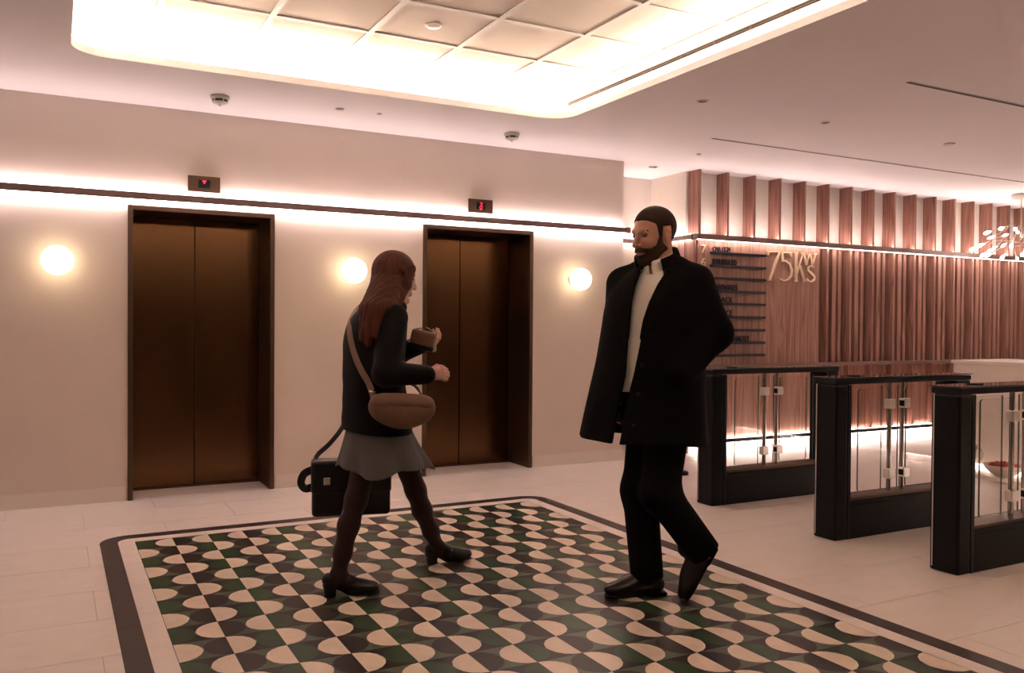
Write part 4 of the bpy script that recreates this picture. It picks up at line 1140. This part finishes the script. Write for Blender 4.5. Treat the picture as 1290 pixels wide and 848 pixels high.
        field_obj('sole', G, 'gate_black', o)
        G = Field(Q(.06, 0, .06)-.08, Q(.06, 0, .06)+.08, .0038)
        G.cone(Q(.062, -.034, .062), Q(.066, .034, .062), .009, .009, .004); G.cone(Q(.064, -.02, .072), Q(.066, .02, .072), .010, .010, .006)
        field_obj('vamp_strap', G, 'leather_black', o)
    # --- tan cross-body bag (its own thing)
    def bagroot(name, label):
        o = thing(name, OW, label, 'bag', 'bags the woman carries', -YAW); return o
    bg = bagroot('crossbody_bag', 'tan leather cross-body bag slung at the woman\'s right hip')
    d = unit((1, .16, -.05)); n = np.cross(d, Z3); n = unit(n); upb = np.cross(n, d)
    c0 = np.array((.166, -.226, .885))
    G = Field(c0-.2, c0+.2, .004)
    for t in np.linspace(-1, 1, 9):
        zc_ = -.018+.022*t*t; G.ell(c0+d*.100*t+upb*zc_, (d, n, upb), (.055, .046, .072-.014*t*t), .03)
    G.keep(lambda X, Y, Z: ((X-c0[0])*upb[0]+(Y-c0[1])*upb[1]+(Z-c0[2])*upb[2])-.062, .015)
    field_obj('bag_body', G, 'bag_tan', bg)
    G = Field(c0-.2, c0+.2, .004)
    for t in np.linspace(-1, 1, 9): G.ell(c0+d*.104*t+upb*(.030-.004*t*t)+n*.004, (d, n, upb), (.045, .050, .036), .02)
    field_obj('flap', G, 'bag_tan', bg)
    pts = []; nr = []
    for x, z in ((.028, .945), (.004, .995), (-.028, 1.045), (-.058, 1.10), (-.082, 1.16), (-.100, 1.22), (-.112, 1.28)):
        y = jack_y(x, z)-.010; pts.append((x, y, z)); nr.append((-.35, -.9, .1))
    pts += [(-.100, .075, 1.352), (-.062, .120, 1.385), (-.012, .150, 1.355)]; nr += [(-.5, -.3, .8), (-.1, .1, 1), (.3, .6, .7)]
    for x, z in ((.055, 1.25), (.115, 1.12), (.175, 1.0)):
        pts.append((x, jack_y(x, z, 1)+.010, z)); nr.append((.5, .85, .1))
    pts += [(.215, .02, .955), (.235, -.08, .945), (.258, -.19, .935)]; nr += [(1, .3, .2), (1, .1, .2), (.8, -.4, .2)]
    pts[0] = (.028, -.200, .935)
    # refine the path
    PP = [Vector(p) for p in pts]; NN = [Vector(v) for v in nr]; P2 = []; N2 = []
    for i in range(len(PP)-1):
        for t in (0, .33, .67):
            p0, p1, p2_, p3 = PP[max(i-1, 0)], PP[i], PP[i+1], PP[min(i+2, len(PP)-1)]
            P2.append(.5*((2*p1)+(-p0+p2_)*t+(2*p0-5*p1+4*p2_-p3)*t*t+(-p0+3*p1-3*p2_+p3)*t**3)); N2.append(tuple(NN[i].lerp(NN[i+1], t)))
    P2.append(PP[-1]); N2.append(nr[-1])
    MB().ribbon(P2, N2, .030, .004).build('strap', 'strap_tan', bg, world=False)
    MB().tube([(.012, -.212, .962), (.042, -.210, .958)], .007, 8).build('strap_ring', 'chrome', bg, world=False)
    # --- black handbag hanging behind her
    hb = bagroot('handbag', 'black leather satchel hanging behind the woman\'s legs')
    c1 = np.array((-.160, .265, .425)); d1 = unit((1, .25, 0)); n1 = np.cross(d1, Z3)
    G = Field(c1-.27, c1+.27, .005)
    G.box(c1, (d1, n1, Z3), (.200, .062, .142), .022)
    G.cut(lambda X, Y, Z: np.maximum((np.abs((X-c1[0])*d1[0]+(Y-c1[1])*d1[1])-.9), .0*Z+9))
    field_obj('bag_body', G, 'leather_black', hb)
    G = Field(c1-.27, c1+.27, .005); G.box(c1+n1*.008+Z3*.062, (d1, n1, Z3), (.204, .062, .086), .018); fo = field_obj('flap', G, 'leather_black', hb)
    q0 = c1-d1*.125+n1*.074+Z3*.045
    G = Field(q0-.04, q0+.04, .003); G.box(q0, (d1, n1, Z3), (.018, .006, .020), .003); field_obj('clasp', G, 'chrome', fo, it=1)
    sp = [(-.345, .225, .50), (-.335, .235, .585), (-.265, .245, .655), (-.190, .235, .76), (-.130, .215, .95), (-.105, .200, 1.18), (-.085, .185, 1.36)]
    def smooth(pts, m=4):
        Q = [Vector(p) for p in pts]; out = []
        for i in range(len(Q)-1):
            p0, p1, p2_, p3 = Q[max(i-1, 0)], Q[i], Q[i+1], Q[min(i+2, len(Q)-1)]
            for k_ in range(m):
                t = k_/m; out.append(.5*((2*p1)+(-p0+p2_)*t+(2*p0-5*p1+4*p2_-p3)*t*t+(-p0+3*p1-3*p2_+p3)*t**3))
        return out+[Q[-1]]
    MB().ribbon(smooth(sp), (-.6, -.75, .1), .026, .006).build('strap', 'leather_black', hb, world=False)
    MB().ribbon(smooth([(.030, .310, .50), (.035, .315, .60), (.0, .300, .80), (-.04, .260, 1.10), (-.078, .195, 1.372)]), (.3, .9, .1), .026, .006).build('strap', 'leather_black', hb, world=False)
    MB().ribbon(smooth([(-.350, .215, .52), (-.390, .205, .50), (-.405, .200, .455), (-.385, .205, .425), (-.352, .215, .43)]), (-.2, -.95, 0), .040, .008).build('side_tab', 'leather_black', hb, world=False)
    # --- brown pouch in her left hand
    pc = bagroot('pouch', 'small brown leather pouch with dark edge held at the woman\'s chest')
    c2 = np.array((.232, .105, 1.200)); d2 = unit((.95, -.20, -.22)); n2 = unit(np.cross(d2, Z3)); u3 = np.cross(n2, d2)
    G = Field(c2-.14, c2+.14, .004); G.box(c2, (d2, n2, u3), (.066, .030, .042), .014); field_obj('pouch_body', G, 'bag_brown', pc)
    G = Field(c2-.14, c2+.14, .004); G.box(c2-u3*.038, (d2, n2, u3), (.068, .033, .014), .008); field_obj('dark_edge', G, 'leather_black', pc)
    MB().ribbon([tuple(c2-d2*.05+u3*.042), tuple(c2+u3*.060), tuple(c2+d2*.05+u3*.042)], (0, 0, 1), .016, .005).build('handle', 'bag_tan', pc, world=False)
    return root
build_woman()
